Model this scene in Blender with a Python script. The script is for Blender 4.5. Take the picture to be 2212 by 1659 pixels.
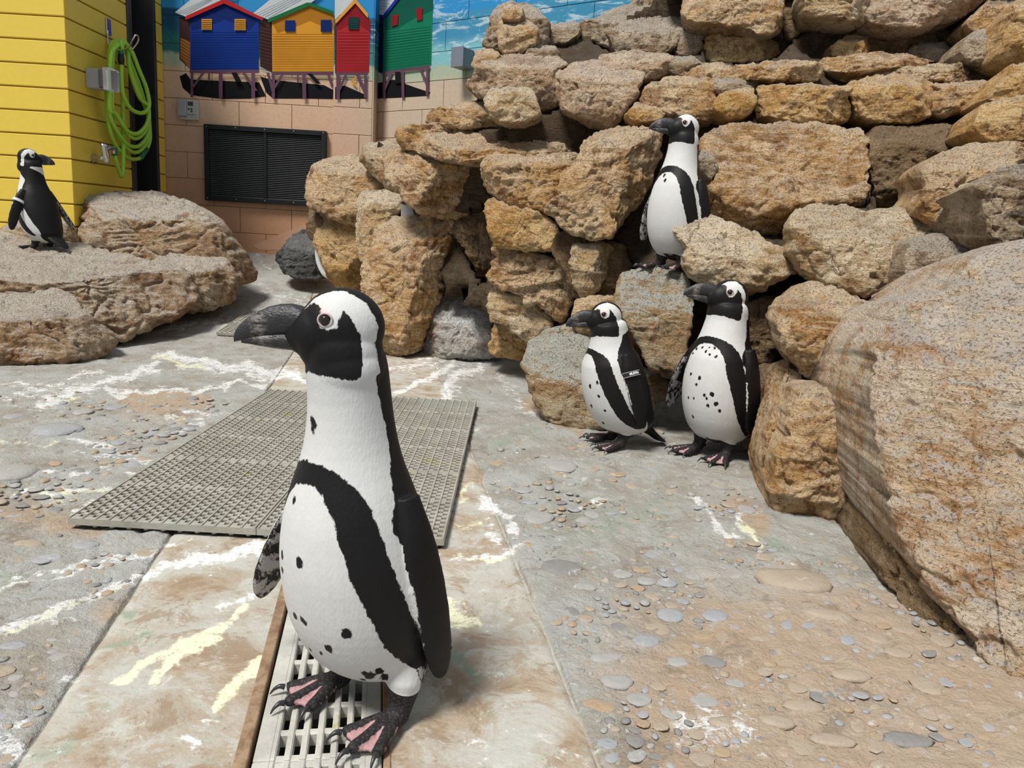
import bpy, bmesh, math, random
import numpy as np
from mathutils import Vector, Matrix, Euler
for _o in list(bpy.data.objects): bpy.data.objects.remove(_o, do_unlink=True)
SC = bpy.context.scene
COL = SC.collection
random.seed(5)
# ---------------------------------------------------------------- camera
W, H, F = 2212.0, 1659.0, 1661.0
PITCH, ROLL = math.radians(11.1), math.radians(3.4)
CAM = np.array([0.0, 0.0, 0.70])
_f = np.array([0, math.cos(PITCH), -math.sin(PITCH)])
_r0 = np.array([1.0, 0, 0]); _u0 = np.array([0, math.sin(PITCH), math.cos(PITCH)])
_r = math.cos(ROLL)*_r0 + math.sin(ROLL)*_u0
_u = -math.sin(ROLL)*_r0 + math.cos(ROLL)*_u0
cam = bpy.data.cameras.new('camera'); camo = bpy.data.objects.new('camera', cam); COL.objects.link(camo)
cam.sensor_fit = 'HORIZONTAL'; cam.sensor_width = 36.0; cam.lens = F/W*36.0; cam.clip_start = 0.02
M3 = Matrix(((_r[0], _u[0], -_f[0]), (_r[1], _u[1], -_f[1]), (_r[2], _u[2], -_f[2])))
camo.matrix_world = Matrix.Translation(Vector(CAM)) @ M3.to_4x4()
SC.camera = camo
# ---------------------------------------------------------------- light: bright hazy sky and a soft sun from behind the left shoulder
wd = bpy.data.worlds.new('World'); SC.world = wd; wd.use_nodes = True
_bg = wd.node_tree.nodes['Background']; _bg.inputs[0].default_value = (0.86, 0.93, 1.0, 1); _bg.inputs[1].default_value = 0.42
sl = bpy.data.lights.new('sun', 'SUN'); sun = bpy.data.objects.new('sun', sl); COL.objects.link(sun)
sl.energy = 3.9; sl.angle = math.radians(15); sl.color = (1.0, 0.965, 0.90)
sun.rotation_euler = Vector((0.32, 0.40, -0.88)).to_track_quat('-Z', 'Y').to_euler(); sun.location = (-2, -2, 5)
vs = SC.view_settings; vs.view_transform = 'Standard'; vs.look = 'None'; vs.gamma = 1.0; vs.exposure = 0.20; vs.use_curve_mapping = False
# ---------------------------------------------------------------- geometry helpers
def rays(p):
    p = np.atleast_2d(np.asarray(p, float))
    d = _f*F + (p[:, :1]-W/2)*_r + (H/2-p[:, 1:2])*_u
    return d/d[:, 1:2]                       # scaled so that y advances 1 per unit
def at(px, py, d): return CAM + rays([(px, py)])[0]*d
def hit(px, py, P0, n):
    r = rays([(px, py)])[0]; n = np.asarray(n, float)
    return CAM + r*(np.dot(n, np.asarray(P0)-CAM)/np.dot(n, r))
def to_px(P):
    v = np.asarray(P, float)-CAM
    z = v@_f
    return np.stack([W/2+F*(v@_r)/z, H/2-F*(v@_u)/z], -1)
def ramp(y):
    t = np.clip((np.asarray(y, float)-4.1)/2.0, 0, 1.2)
    return 0.44*t**1.55
def on_floor(px, py):
    r = rays([(px, py)])[0]; a, b = 0.3, 9.0
    for _ in range(50):
        m = 0.5*(a+b)
        if 0.70+r[2]*m > ramp(m): a = m
        else: b = m
    return CAM + r*a
_prim = np.array([73856093, 19349663, 83492791], dtype=np.int64)
def _hash(ix, iy, iz, seed):
    h = (ix*_prim[0]) ^ (iy*_prim[1]) ^ (iz*_prim[2]) ^ np.int64(seed*2654435 + 977)
    h = (h ^ (h >> 13))*np.int64(1274126177); h = h & 0x7fffffff
    h = (h ^ (h >> 15))*np.int64(2246822519 & 0x7fffffff); return h & 0x7fffffff
def pnoise(p, seed=0):
    p = np.asarray(p, float); i = np.floor(p).astype(np.int64); f = p-i; u = f*f*f*(f*(f*6-15)+10); out = 0
    for dx in (0, 1):
        for dy in (0, 1):
            for dz in (0, 1):
                h = _hash(i[:, 0]+dx, i[:, 1]+dy, i[:, 2]+dz, seed)
                g = np.stack([(h & 1023)/511.5-1, ((h >> 10) & 1023)/511.5-1, ((h >> 20) & 1023)/511.5-1], -1)
                w = (u[:, 0] if dx else 1-u[:, 0])*(u[:, 1] if dy else 1-u[:, 1])*(u[:, 2] if dz else 1-u[:, 2])
                out = out + w*((g*(f-np.array([dx, dy, dz]))).sum(1))
    return out
def fbm(p, o=4, seed=0, gain=.5):
    s = 0; a = 1
    for k in range(o):
        s = s + a*pnoise(p*(2.03**k)+k*17.3, seed+k); a *= gain
    return s
def smooth01(a, b, x):
    t = np.clip((x-a)/(b-a), 0, 1); return t*t*(3-2*t)
def seg_dist(P, A, B):
    A = np.asarray(A, float); B = np.asarray(B, float); ab = B-A
    t = np.clip(((P-A)@ab)/max(ab@ab, 1e-12), 0, 1)
    return np.linalg.norm(P-(A+t[:, None]*ab), axis=1), t
def poly_sdf(P, poly):                       # negative inside
    poly = np.asarray(poly, float); d = np.full(len(P), 1e9); ins = np.zeros(len(P), bool)
    for k in range(len(poly)):
        a, b = poly[k], poly[(k+1) % len(poly)]
        d = np.minimum(d, seg_dist(P, a, b)[0])
        c = ((a[1] > P[:, 1]) != (b[1] > P[:, 1]))
        xx = a[0]+(P[:, 1]-a[1])/(b[1]-a[1]+1e-12)*(b[0]-a[0])
        ins ^= c & (P[:, 0] < xx)
    return np.where(ins, -d, d)
def mesh_from(name, V, Fc, smooth=True):
    me = bpy.data.meshes.new(name); me.from_pydata([tuple(v) for v in np.asarray(V, float)], [], [tuple(int(i) for i in f) for f in Fc])
    if smooth: me.polygons.foreach_set('use_smooth', [True]*len(me.polygons))
    me.update(); return me
def add(name, V, Fc, mat, parent=None, smooth=True, recentre=True):
    """V in parent space (world when there is no parent)."""
    V = np.asarray(V, float); c = np.zeros(3)
    if recentre:
        c = (V.min(0)+V.max(0))/2
        if parent is None: c[2] = V[:, 2].min()
    o = bpy.data.objects.new(name, mesh_from(name, V-c, Fc, smooth))
    o.location = c; COL.objects.link(o)
    if mat is not None:
        for m in (mat if isinstance(mat, (list, tuple)) else [mat]): o.data.materials.append(m)
    if parent is not None:
        o.parent = parent
    return o
def under(parent, V):                        # world points -> space of a top-level parent that is only translated
    return np.asarray(V, float)-np.array(parent.location)
def tag(o, label=None, cat=None, group=None, kind=None):
    if label: o['label'] = label
    if cat: o['category'] = cat
    if group: o['group'] = group
    if kind: o['kind'] = kind
    return o
def empty(name, loc, rz=0.0):
    o = bpy.data.objects.new(name, None); o.empty_display_size = .05; o.location = loc; o.rotation_euler = (0, 0, rz); COL.objects.link(o); return o
def fattr(me, name, arr):
    a = me.attributes.new(name, 'FLOAT', 'POINT'); a.data.foreach_set('value', np.ascontiguousarray(arr, dtype=np.float32))
BOXF = [(0, 3, 2, 1), (4, 5, 6, 7), (0, 1, 5, 4), (1, 2, 6, 5), (2, 3, 7, 6), (3, 0, 4, 7)]
def box(c, ax, ay, az):                       # centre and three half-axis vectors
    c, ax, ay, az = map(lambda q: np.asarray(q, float), (c, ax, ay, az))
    return np.array([c+sx*ax+sy*ay+sz*az for sz in (-1, 1) for sx, sy in ((-1, -1), (1, -1), (1, 1), (-1, 1))]), BOXF
def bevbox(c, ax, ay, az, b):                 # box with chamfered edges
    bm = bmesh.new(); V, Fc = box(c, ax, ay, az); vs_ = [bm.verts.new(v) for v in V]
    for f in Fc: bm.faces.new([vs_[i] for i in f])
    bmesh.ops.recalc_face_normals(bm, faces=bm.faces[:])
    bmesh.ops.bevel(bm, geom=bm.edges[:], offset=b, segments=1, affect='EDGES', profile=.5)
    bm.verts.index_update(); R = np.array([v.co[:] for v in bm.verts]), [[v.index for v in f.verts] for f in bm.faces]
    bm.free(); return R
def merge(parts):
    V = []; Fc = []; n = 0
    for v, f in parts:
        V.append(np.asarray(v, float)); Fc += [[i+n for i in q] for q in f]; n += len(v)
    return np.concatenate(V), Fc
def catmull(P, n, closed=False):
    P = [np.asarray(p, float) for p in P]; out = []
    m = len(P); rng = range(m if closed else m-1)
    for i in rng:
        if closed: p0, p1, p2, p3 = P[i-1], P[i], P[(i+1) % m], P[(i+2) % m]
        else: p0, p1, p2, p3 = P[max(i-1, 0)], P[i], P[i+1], P[min(i+2, m-1)]
        for k in range(n):
            t = k/n; out.append(.5*((2*p1)+(p2-p0)*t+(2*p0-5*p1+4*p2-p3)*t*t+(3*p1-p0-3*p2+p3)*t**3))
    if not closed: out.append(P[-1])
    return np.array(out)
def tube(P, r, n=10, closed=False):
    P = np.asarray(P, float); m = len(P); r = np.broadcast_to(np.asarray(r, float), (m,))
    T = np.gradient(P, axis=0) if not closed else np.roll(P, -1, 0)-np.roll(P, 1, 0)
    T /= np.linalg.norm(T, axis=1)[:, None]+1e-12
    up = np.array([0, 0, 1.0]); up = up if abs(T[0]@up) < .9 else np.array([1.0, 0, 0])
    a = np.cross(T[0], up); a /= np.linalg.norm(a); V = []
    for i in range(m):
        a = a-T[i]*(a@T[i]); a /= np.linalg.norm(a)+1e-12; b = np.cross(T[i], a)
        for k in range(n):
            th = 2*math.pi*k/n; V.append(P[i]+r[i]*(math.cos(th)*a+math.sin(th)*b))
    Fc = []
    for i in range(m if closed else m-1):
        j = (i+1) % m
        for k in range(n): Fc.append((i*n+k, i*n+(k+1) % n, j*n+(k+1) % n, j*n+k))
    if not closed:
        Fc.append(tuple(range(n))[::-1]); Fc.append(tuple((m-1)*n+k for k in range(n)))
    return np.array(V), Fc
def loft(rings, cap=True):
    n = len(rings[0]); V = np.concatenate(rings); Fc = []
    for i in range(len(rings)-1):
        for k in range(n): Fc.append((i*n+k, i*n+(k+1) % n, (i+1)*n+(k+1) % n, (i+1)*n+k))
    if cap:
        Fc.append(tuple(range(n))[::-1]); Fc.append(tuple((len(rings)-1)*n+k for k in range(n)))
    return V, Fc
def sphere(c, r, nu=16, nv=10):
    c = np.asarray(c, float); r = np.broadcast_to(np.asarray(r, float), (3,)); V = [c+r*np.array([0, 0, -1])]
    for j in range(1, nv):
        t = math.pi*j/nv-math.pi/2
        for k in range(nu):
            a = 2*math.pi*k/nu; V.append(c+r*np.array([math.cos(t)*math.cos(a), math.cos(t)*math.sin(a), math.sin(t)]))
    V.append(c+r*np.array([0, 0, 1])); Fc = []
    for k in range(nu): Fc.append((0, 1+(k+1) % nu, 1+k))
    for j in range(nv-2):
        for k in range(nu): Fc.append((1+j*nu+k, 1+j*nu+(k+1) % nu, 1+(j+1)*nu+(k+1) % nu, 1+(j+1)*nu+k))
    e = len(V)-1; b = 1+(nv-2)*nu
    for k in range(nu): Fc.append((b+k, b+(k+1) % nu, e))
    return np.array(V), Fc
# ---------------------------------------------------------------- materials
class NB:
    def __init__(s, name):
        s.m = bpy.data.materials.new(name); s.m.use_nodes = True; s.t = s.m.node_tree; s.b = s.t.nodes['Principled BSDF']
    def n(s, k, **kw):
        q = s.t.nodes.new(k)
        for a, v in kw.items():
            if a.startswith('_'): q.inputs[int(a[1:])].default_value = v
            else: setattr(q, a, v)
        return q
    def l(s, a, b): s.t.links.new(a, b)
    def pos(s, obj=False):
        q = s.n('ShaderNodeTexCoord' if obj else 'ShaderNodeNewGeometry'); return q.outputs['Object' if obj else 'Position']
    def noise(s, vec, scale, detail=4, rough=.55, dist=0.0):
        q = s.n('ShaderNodeTexNoise'); q.inputs['Scale'].default_value = scale; q.inputs['Detail'].default_value = detail
        q.inputs['Roughness'].default_value = rough; q.inputs['Distortion'].default_value = dist; s.l(vec, q.inputs['Vector']); return q.outputs['Fac']
    def voro(s, vec, scale, feat='F1'):
        q = s.n('ShaderNodeTexVoronoi', feature=feat); q.inputs['Scale'].default_value = scale; s.l(vec, q.inputs['Vector']); return q.outputs['Distance']
    def mapv(s, vec, scale=(1, 1, 1), rot=(0, 0, 0)):
        q = s.n('ShaderNodeMapping'); q.inputs['Scale'].default_value = scale; q.inputs['Rotation'].default_value = rot; s.l(vec, q.inputs['Vector']); return q.outputs[0]
    def ss(s, x, a, b):
        q = s.n('ShaderNodeMapRange', interpolation_type='SMOOTHSTEP'); q.inputs[1].default_value = a; q.inputs[2].default_value = b; s.put(x, q.inputs[0]); return q.outputs[0]
    def put(s, x, sock):
        if isinstance(x, (int, float)): sock.default_value = x
        elif isinstance(x, tuple): sock.default_value = (*x, 1) if len(x) == 3 and sock.type == 'RGBA' else x
        else: s.l(x, sock)
    def math(s, op, a, b=0.0, c=None):
        q = s.n('ShaderNodeMath', operation=op); s.put(a, q.inputs[0]); s.put(b, q.inputs[1])
        if c is not None: s.put(c, q.inputs[2])
        return q.outputs[0]
    def mix(s, fac, a, b):
        q = s.n('ShaderNodeMix', data_type='RGBA'); s.put(fac, q.inputs[0]); s.put(a, q.inputs[6]); s.put(b, q.inputs[7]); return q.outputs[2]
    def attr(s, name):
        q = s.n('ShaderNodeAttribute', attribute_name=name); return q.outputs['Fac']
    def sep(s, vec):
        q = s.n('ShaderNodeSeparateXYZ'); s.l(vec, q.inputs[0]); return q.outputs
    def bump(s, h, strength=.5, dist=.01):
        q = s.n('ShaderNodeBump'); q.inputs['Strength'].default_value = strength; q.inputs['Distance'].default_value = dist; s.l(h, q.inputs['Height']); s.l(q.outputs[0], s.b.inputs['Normal'])
    def done(s, col=None, rough=.6, metal=0.0, spec=None):
        if col is not None: s.put(col, s.b.inputs['Base Color'])
        s.put(rough, s.b.inputs['Roughness']); s.b.inputs['Metallic'].default_value = metal
        if spec is not None: s.b.inputs['Specular IOR Level'].default_value = spec
        return s.m
def plain(name, col, rough=.55, metal=0.0, var=.12, scale=18.0, bump=0.0, spec=None):
    k = NB(name); p = k.pos(); n = k.noise(p, scale, 5)
    c = k.mix(n, tuple(max(0, v*(1-var)) for v in col), tuple(min(1, v*(1+var)) for v in col))
    if bump: k.bump(k.noise(p, scale*6, 4), bump, .003)
    return k.done(c, rough, metal, spec)
# ---------------------------------------------------------------- rock materials
def rock_mat(name, light, mid, deep, stain=(.07, .042, .024), pale=(.64, .55, .44), pale_amt=.48, green=0.0, bands=1.15, stain_amt=.6, crk_amt=.8, srot=(.15, .22, 0)):
    k = NB(name); p = k.pos(); g = k.n('ShaderNodeNewGeometry')
    oi = k.n('ShaderNodeObjectInfo'); rnd = oi.outputs['Random']
    off = k.n('ShaderNodeVectorMath', operation='ADD'); k.l(p, off.inputs[0])
    cm = k.n('ShaderNodeCombineXYZ'); k.l(k.math('MULTIPLY', rnd, 7.0), cm.inputs[0]); k.l(k.math('MULTIPLY', rnd, 3.0), cm.inputs[2]); k.l(cm.outputs[0], off.inputs[1])
    v = off.outputs[0]
    vs_ = k.mapv(v, (1.0, 1.0, 5.5), srot)
    big = k.noise(v, 4.5, 5, .62, .6); med = k.noise(v, 12, 8, .72, .5); fine = k.noise(v, 85, 6, .7)
    strat = k.noise(vs_, 9.0, 5, .6, .8)
    c = k.mix(k.ss(big, .41, .58), mid, light); c = k.mix(k.math('MULTIPLY', k.ss(k.noise(v, 2.6, 6, .68, 1.2), .54, .64), .75), c, deep)
    c = k.mix(k.math('MULTIPLY', k.ss(med, .50, .62), .75), c, deep); c = k.mix(k.math('MULTIPLY', k.ss(fine, .52, .70), .35), c, deep); c = k.mix(k.math('MULTIPLY', k.ss(fine, .46, .32), .30), c, light)
    c = k.mix(k.math('MULTIPLY', k.ss(strat, .50, .62), .55*bands), c, light)
    c = k.mix(k.math('MULTIPLY', k.ss(strat, .42, .30), .45*bands), c, deep)
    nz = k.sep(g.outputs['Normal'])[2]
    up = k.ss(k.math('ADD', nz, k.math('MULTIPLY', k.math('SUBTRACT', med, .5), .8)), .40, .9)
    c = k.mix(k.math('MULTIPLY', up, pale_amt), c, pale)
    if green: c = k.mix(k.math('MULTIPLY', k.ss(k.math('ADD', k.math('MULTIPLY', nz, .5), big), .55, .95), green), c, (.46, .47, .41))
    wv = k.n('ShaderNodeVectorMath', operation='MULTIPLY_ADD'); nq = k.n('ShaderNodeTexNoise'); nq.inputs['Scale'].default_value = 9.0; nq.inputs['Detail'].default_value = 4; k.l(v, nq.inputs['Vector']); k.l(nq.outputs['Color'], wv.inputs[0]); wv.inputs[1].default_value = (.22, .22, .22); k.l(v, wv.inputs[2])
    crack = k.voro(k.mapv(wv.outputs[0], (1, 1, 2.4), (.3, .2, .5)), 5.5, 'DISTANCE_TO_EDGE')
    crk = k.math('MULTIPLY', k.ss(k.math('ADD', crack, k.math('MULTIPLY', k.math('SUBTRACT', med, .5), .10)), .016, .0), k.math('MULTIPLY', k.ss(big, .54, .60), crk_amt))
    c = k.mix(k.math('MULTIPLY', crk, .7), c, stain)
    pit = k.noise(v, 150, 3, .6)
    c = k.mix(k.math('MULTIPLY', k.ss(k.math('ADD', pit, k.math('MULTIPLY', k.math('SUBTRACT', med, .5), .35)), .57, .68), .42), c, stain)
    c = k.mix(k.math('MULTIPLY', k.ss(k.noise(v, 6.5, 6, .7, 1.0), .56, .74), stain_amt), c, stain)
    wh = k.math('MULTIPLY', k.ss(k.noise(k.mapv(v, (1.5, 1.5, .8)), 11, 6, .72, 1.2), .64, .75), .4)
    c = k.mix(wh, c, (.78, .75, .71))
    h = k.math('ADD', k.math('MULTIPLY', med, .9), k.math('MULTIPLY', fine, .55))
    h = k.math('ADD', h, k.math('MULTIPLY', strat, .7)); h = k.math('SUBTRACT', h, k.math('MULTIPLY', crk, .6)); h = k.math('SUBTRACT', h, k.math('MULTIPLY', k.ss(pit, .54, .7), .25))
    k.bump(h, 1.0, .034)
    return k.done(c, k.mix(med, (.7, .7, .7), (.95, .95, .95)), 0, .25)
RM = {
 'tan': rock_mat('tan_rock', (.82, .60, .37), (.64, .37, .15), (.32, .14, .042), stain=(.055, .03, .014)),
 'grey': rock_mat('grey_tan_rock', (.64, .51, .37), (.44, .31, .185), (.23, .13, .06), pale=(.56, .50, .43), pale_amt=.7, stain_amt=.7),
 'pink': rock_mat('pinkish_rock', (.78, .60, .43), (.60, .40, .24), (.36, .18, .08), pale=(.66, .58, .49)),
 'gold': rock_mat('golden_rock', (.84, .58, .29), (.66, .37, .12), (.36, .16, .045), pale_amt=.5, bands=.5),
 'pale': rock_mat('pale_cracked_rock', (.86, .70, .49), (.66, .45, .23), (.38, .20, .075), pale=(.74, .65, .52), pale_amt=.55),
 'green': rock_mat('green_washed_rock', (.58, .46, .30), (.48, .31, .16), (.36, .18, .07), pale=(.56, .56, .50), pale_amt=.9, green=.3),
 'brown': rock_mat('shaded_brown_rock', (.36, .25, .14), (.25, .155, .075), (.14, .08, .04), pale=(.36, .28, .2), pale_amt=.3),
 'black': rock_mat('charcoal_rock', (.20, .20, .20), (.10, .10, .10), (.055, .052, .05), pale=(.26, .26, .26), pale_amt=.6, bands=.3),
 'left': rock_mat('buff_outcrop_rock', (.64, .49, .34), (.46, .28, .145), (.25, .115, .045), pale=(.64, .60, .54), pale_amt=.72),
 'big': rock_mat('streaked_boulder_rock', (.80, .66, .51), (.68, .47, .28), (.48, .24, .09), pale=(.62, .56, .51), pale_amt=.75, stain_amt=.15, crk_amt=.1, srot=(.2, -.95, .4)),
 'runnel': rock_mat('white_washed_rock', (.70, .67, .63), (.56, .52, .47), (.42, .29, .18), pale=(.74, .75, .74), pale_amt=.9, stain_amt=.35),
 'mortar': rock_mat('crevice_shade_mortar', (.15, .105, .065), (.095, .062, .035), (.045, .03, .018), pale=(.17, .135, .10), pale_amt=.35),  # mortar coloured dark to stand in for shade in the crevices
}
def nrm(v):
    v = np.asarray(v, float); return v/np.linalg.norm(v)
ROCKPTS = []
def rock_mesh(poly, d, n=(-.25, -.95, .12), ridge=.28, top=(-.1, -.45, .9), planes=(), thick=.3, rim=None, seed=1, chips=7, step=5.0, amp=1.0, k=.006, grow=3.0, centre=None, back=(0.1, 1, -.05), notop=False, strata=1.0):
    rs = np.random.RandomState(seed); poly = np.asarray(poly, float)
    x, y = poly[:, 0], poly[:, 1]; x2, y2 = np.roll(x, -1), np.roll(y, -1); cr = x*y2-x2*y; A = cr.sum()/2
    c = np.array([((x+x2)*cr).sum()/(6*A), ((y+y2)*cr).sum()/(6*A)]) if centre is None else np.asarray(centre, float)
    px2m = d/F; size = math.sqrt(abs(A))*px2m
    if rim is None: rim = .085*size
    # outline, slightly rounded, resampled
    o = catmull(poly, 14, True)*.4 + np.array([poly[i]+(poly[(i+1) % len(poly)]-poly[i])*t/14 for i in range(len(poly)) for t in range(14)])*.6
    L = np.r_[0, np.cumsum(np.linalg.norm(np.diff(np.r_[o, o[:1]], axis=0), axis=1))]
    N = int(np.clip(L[-1]/step, 28, 620)); q = np.linspace(0, L[-1], N, endpoint=False)
    oo = np.r_[o, o[:1]]; out = np.stack([np.interp(q, L, oo[:, 0]), np.interp(q, L, oo[:, 1])], 1)
    out += (out-c)/np.linalg.norm(out-c, axis=1)[:, None]*(fbm(np.c_[out*.035, np.full(N, seed*3.1)], 3, seed)*min(.035*math.sqrt(abs(A)), 7))[:, None]*amp
    out = c+(out-c)*(1+grow/np.linalg.norm(out-c, axis=1))[:, None]; rad = np.linalg.norm(out-c, axis=1); K = int(np.clip(np.percentile(rad, 80)/step, 7, 110))
    S = np.sin(np.linspace(0, 1, K+1)[1:]*math.pi/2*.999)*.35+np.linspace(0, 1, K+1)[1:]*.65
    pix = np.concatenate([c[None]]+[c+s*(out-c) for s in S]); sv = np.r_[0, np.repeat(S, N)]; rv = np.r_[rad.mean(), np.tile(rad, K)]
    R = rays(pix)
    pl = [(at(c[0], c[1], d), nrm(n))]
    def fp(pp):                                   # point of the front plane at a pixel
        r = rays([pp])[0]; nn = pl[0][1]; return CAM+r*(nn@(pl[0][0]-CAM)/(nn@r))
    if not notop:
        yr = poly[:, 1].min()+ridge*(poly[:, 1].max()-poly[:, 1].min())
        pl.append((fp((c[0], yr)), nrm(top)))
    for (pp, nn) in planes: pl.append((fp(pp), nrm(nn)))
    for _ in range(chips):
        a = rs.rand()*2*math.pi; i = int(a/(2*math.pi)*N) % N; s = .5+.35*rs.rand()
        pp = c+s*(out[i]-c); e = nrm((out[i]-c)*np.array([1, -1])); tl = math.radians(22+32*rs.rand())
        nn = math.cos(tl)*pl[0][1]+math.sin(tl)*(e[0]*_r+e[1]*_u)
        pl.append((fp(pp)-pl[0][1]*0.0, nrm(nn)))
    T = []
    for P0, nn in pl:
        dn = R@nn; dn = np.minimum(dn, -.10); T.append((nn@(P0-CAM))/dn)
    T = np.array(T); mx = T.max(0); mx = np.minimum(mx, d+max(.9*size, .25)); T = np.minimum(T, mx)
    dep = mx + k*np.log(np.exp((T-mx)/k).sum(0))
    e = (1-sv)*rv*px2m; w = np.clip(1-e/rim, 0, 1)
    dep = dep + rim*.9*(1-np.sqrt(np.clip(1-w*w, 0, 1)))
    V = CAM + R*dep[:, None]
    # back shell
    bk = nrm(back); cen = V.mean(0); last = V[-N:]
    shells = []
    for fr in (.3, .7, 1.0):
        sc = 1-.22*fr*fr
        shells.append(last+bk*thick*fr+(cen-last)*(1-sc)*np.array([1, .3, 1]))
    V = np.concatenate([V]+shells+[(shells[-1].mean(0)+bk*thick*.15)[None]])
    Fc = [(0, 1+(k_+1) % N, 1+k_) for k_ in range(N)]
    for j in range(K-1+3):
        for k_ in range(N):
            Fc.append((1+j*N+k_, 1+j*N+(k_+1) % N, 1+(j+1)*N+(k_+1) % N, 1+(j+1)*N+k_))
    e_ = len(V)-1; b_ = 1+(K+2)*N
    Fc += [(b_+k_, b_+(k_+1) % N, e_) for k_ in range(N)]
    # normals for displacement
    nv = np.zeros_like(V); q4 = np.array([f if len(f) == 4 else (f[0], f[1], f[2], f[2]) for f in Fc])
    fn = np.cross(V[q4[:, 2]]-V[q4[:, 0]], V[q4[:, 3]]-V[q4[:, 1]])
    fn[:N] = np.cross(V[q4[:N, 1]]-V[q4[:N, 0]], V[q4[:N, 2]]-V[q4[:N, 0]]); 
    for k_ in range(4): np.add.at(nv, q4[:, k_], fn)
    nv /= np.linalg.norm(nv, axis=1)[:, None]+1e-12
    if (nv[0]@(CAM-V[0])) < 0: nv = -nv; Fc = [f[::-1] for f in Fc]
    P = V+seed*1.7
    a1 = .045*size; disp = a1*fbm(P*(2.2/size), 3, seed)
    rg = 1-np.abs(fbm(P*(3.2/size)+9, 3, seed+5))*1.6
    disp -= .05*size*np.clip(rg-.86, 0, 1)*3
    ws = P[:, 2]+.25*P[:, 0]*math.sin(seed)+.10*P[:, 1]+.035*fbm(P*7, 3, seed+2)
    st = 3.2*pnoise(np.stack([ws*26+seed, P[:, 0]*1.6, P[:, 1]*1.6], 1), seed+8)+1.6*pnoise(np.stack([ws*61+seed, P[:, 0]*3, P[:, 1]*3], 1), seed+18)
    disp += strata*.0055*np.tanh(st*1.6)*smooth01(-.25, .35, fbm(P*5+3, 2, seed+9))
    disp += .011*fbm(P*24, 4, seed+3)+.004*fbm(P*80, 2, seed+4)
    pt = fbm(P*16+31, 3, seed+6); disp -= .016*smooth01(.32, .62, pt)
    fade = np.ones(len(V)); fade[-3*N-1:] = .5
    V = V+nv*(np.clip(disp*amp, -.09*size-.01, .07*size+.01)*fade)[:, None]
    ROCKPTS.append((c[0], c[1], d))
    return V, Fc
def rock(poly, d, mat='tan', name='rock', parent=None, label=None, cat=None, group=None, **kw):
    V, Fc = rock_mesh(poly, d, **kw)
    o = add(name, V if parent is None else under(parent, V), Fc, RM[mat], parent)
    return tag(o, label, cat, group)
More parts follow.
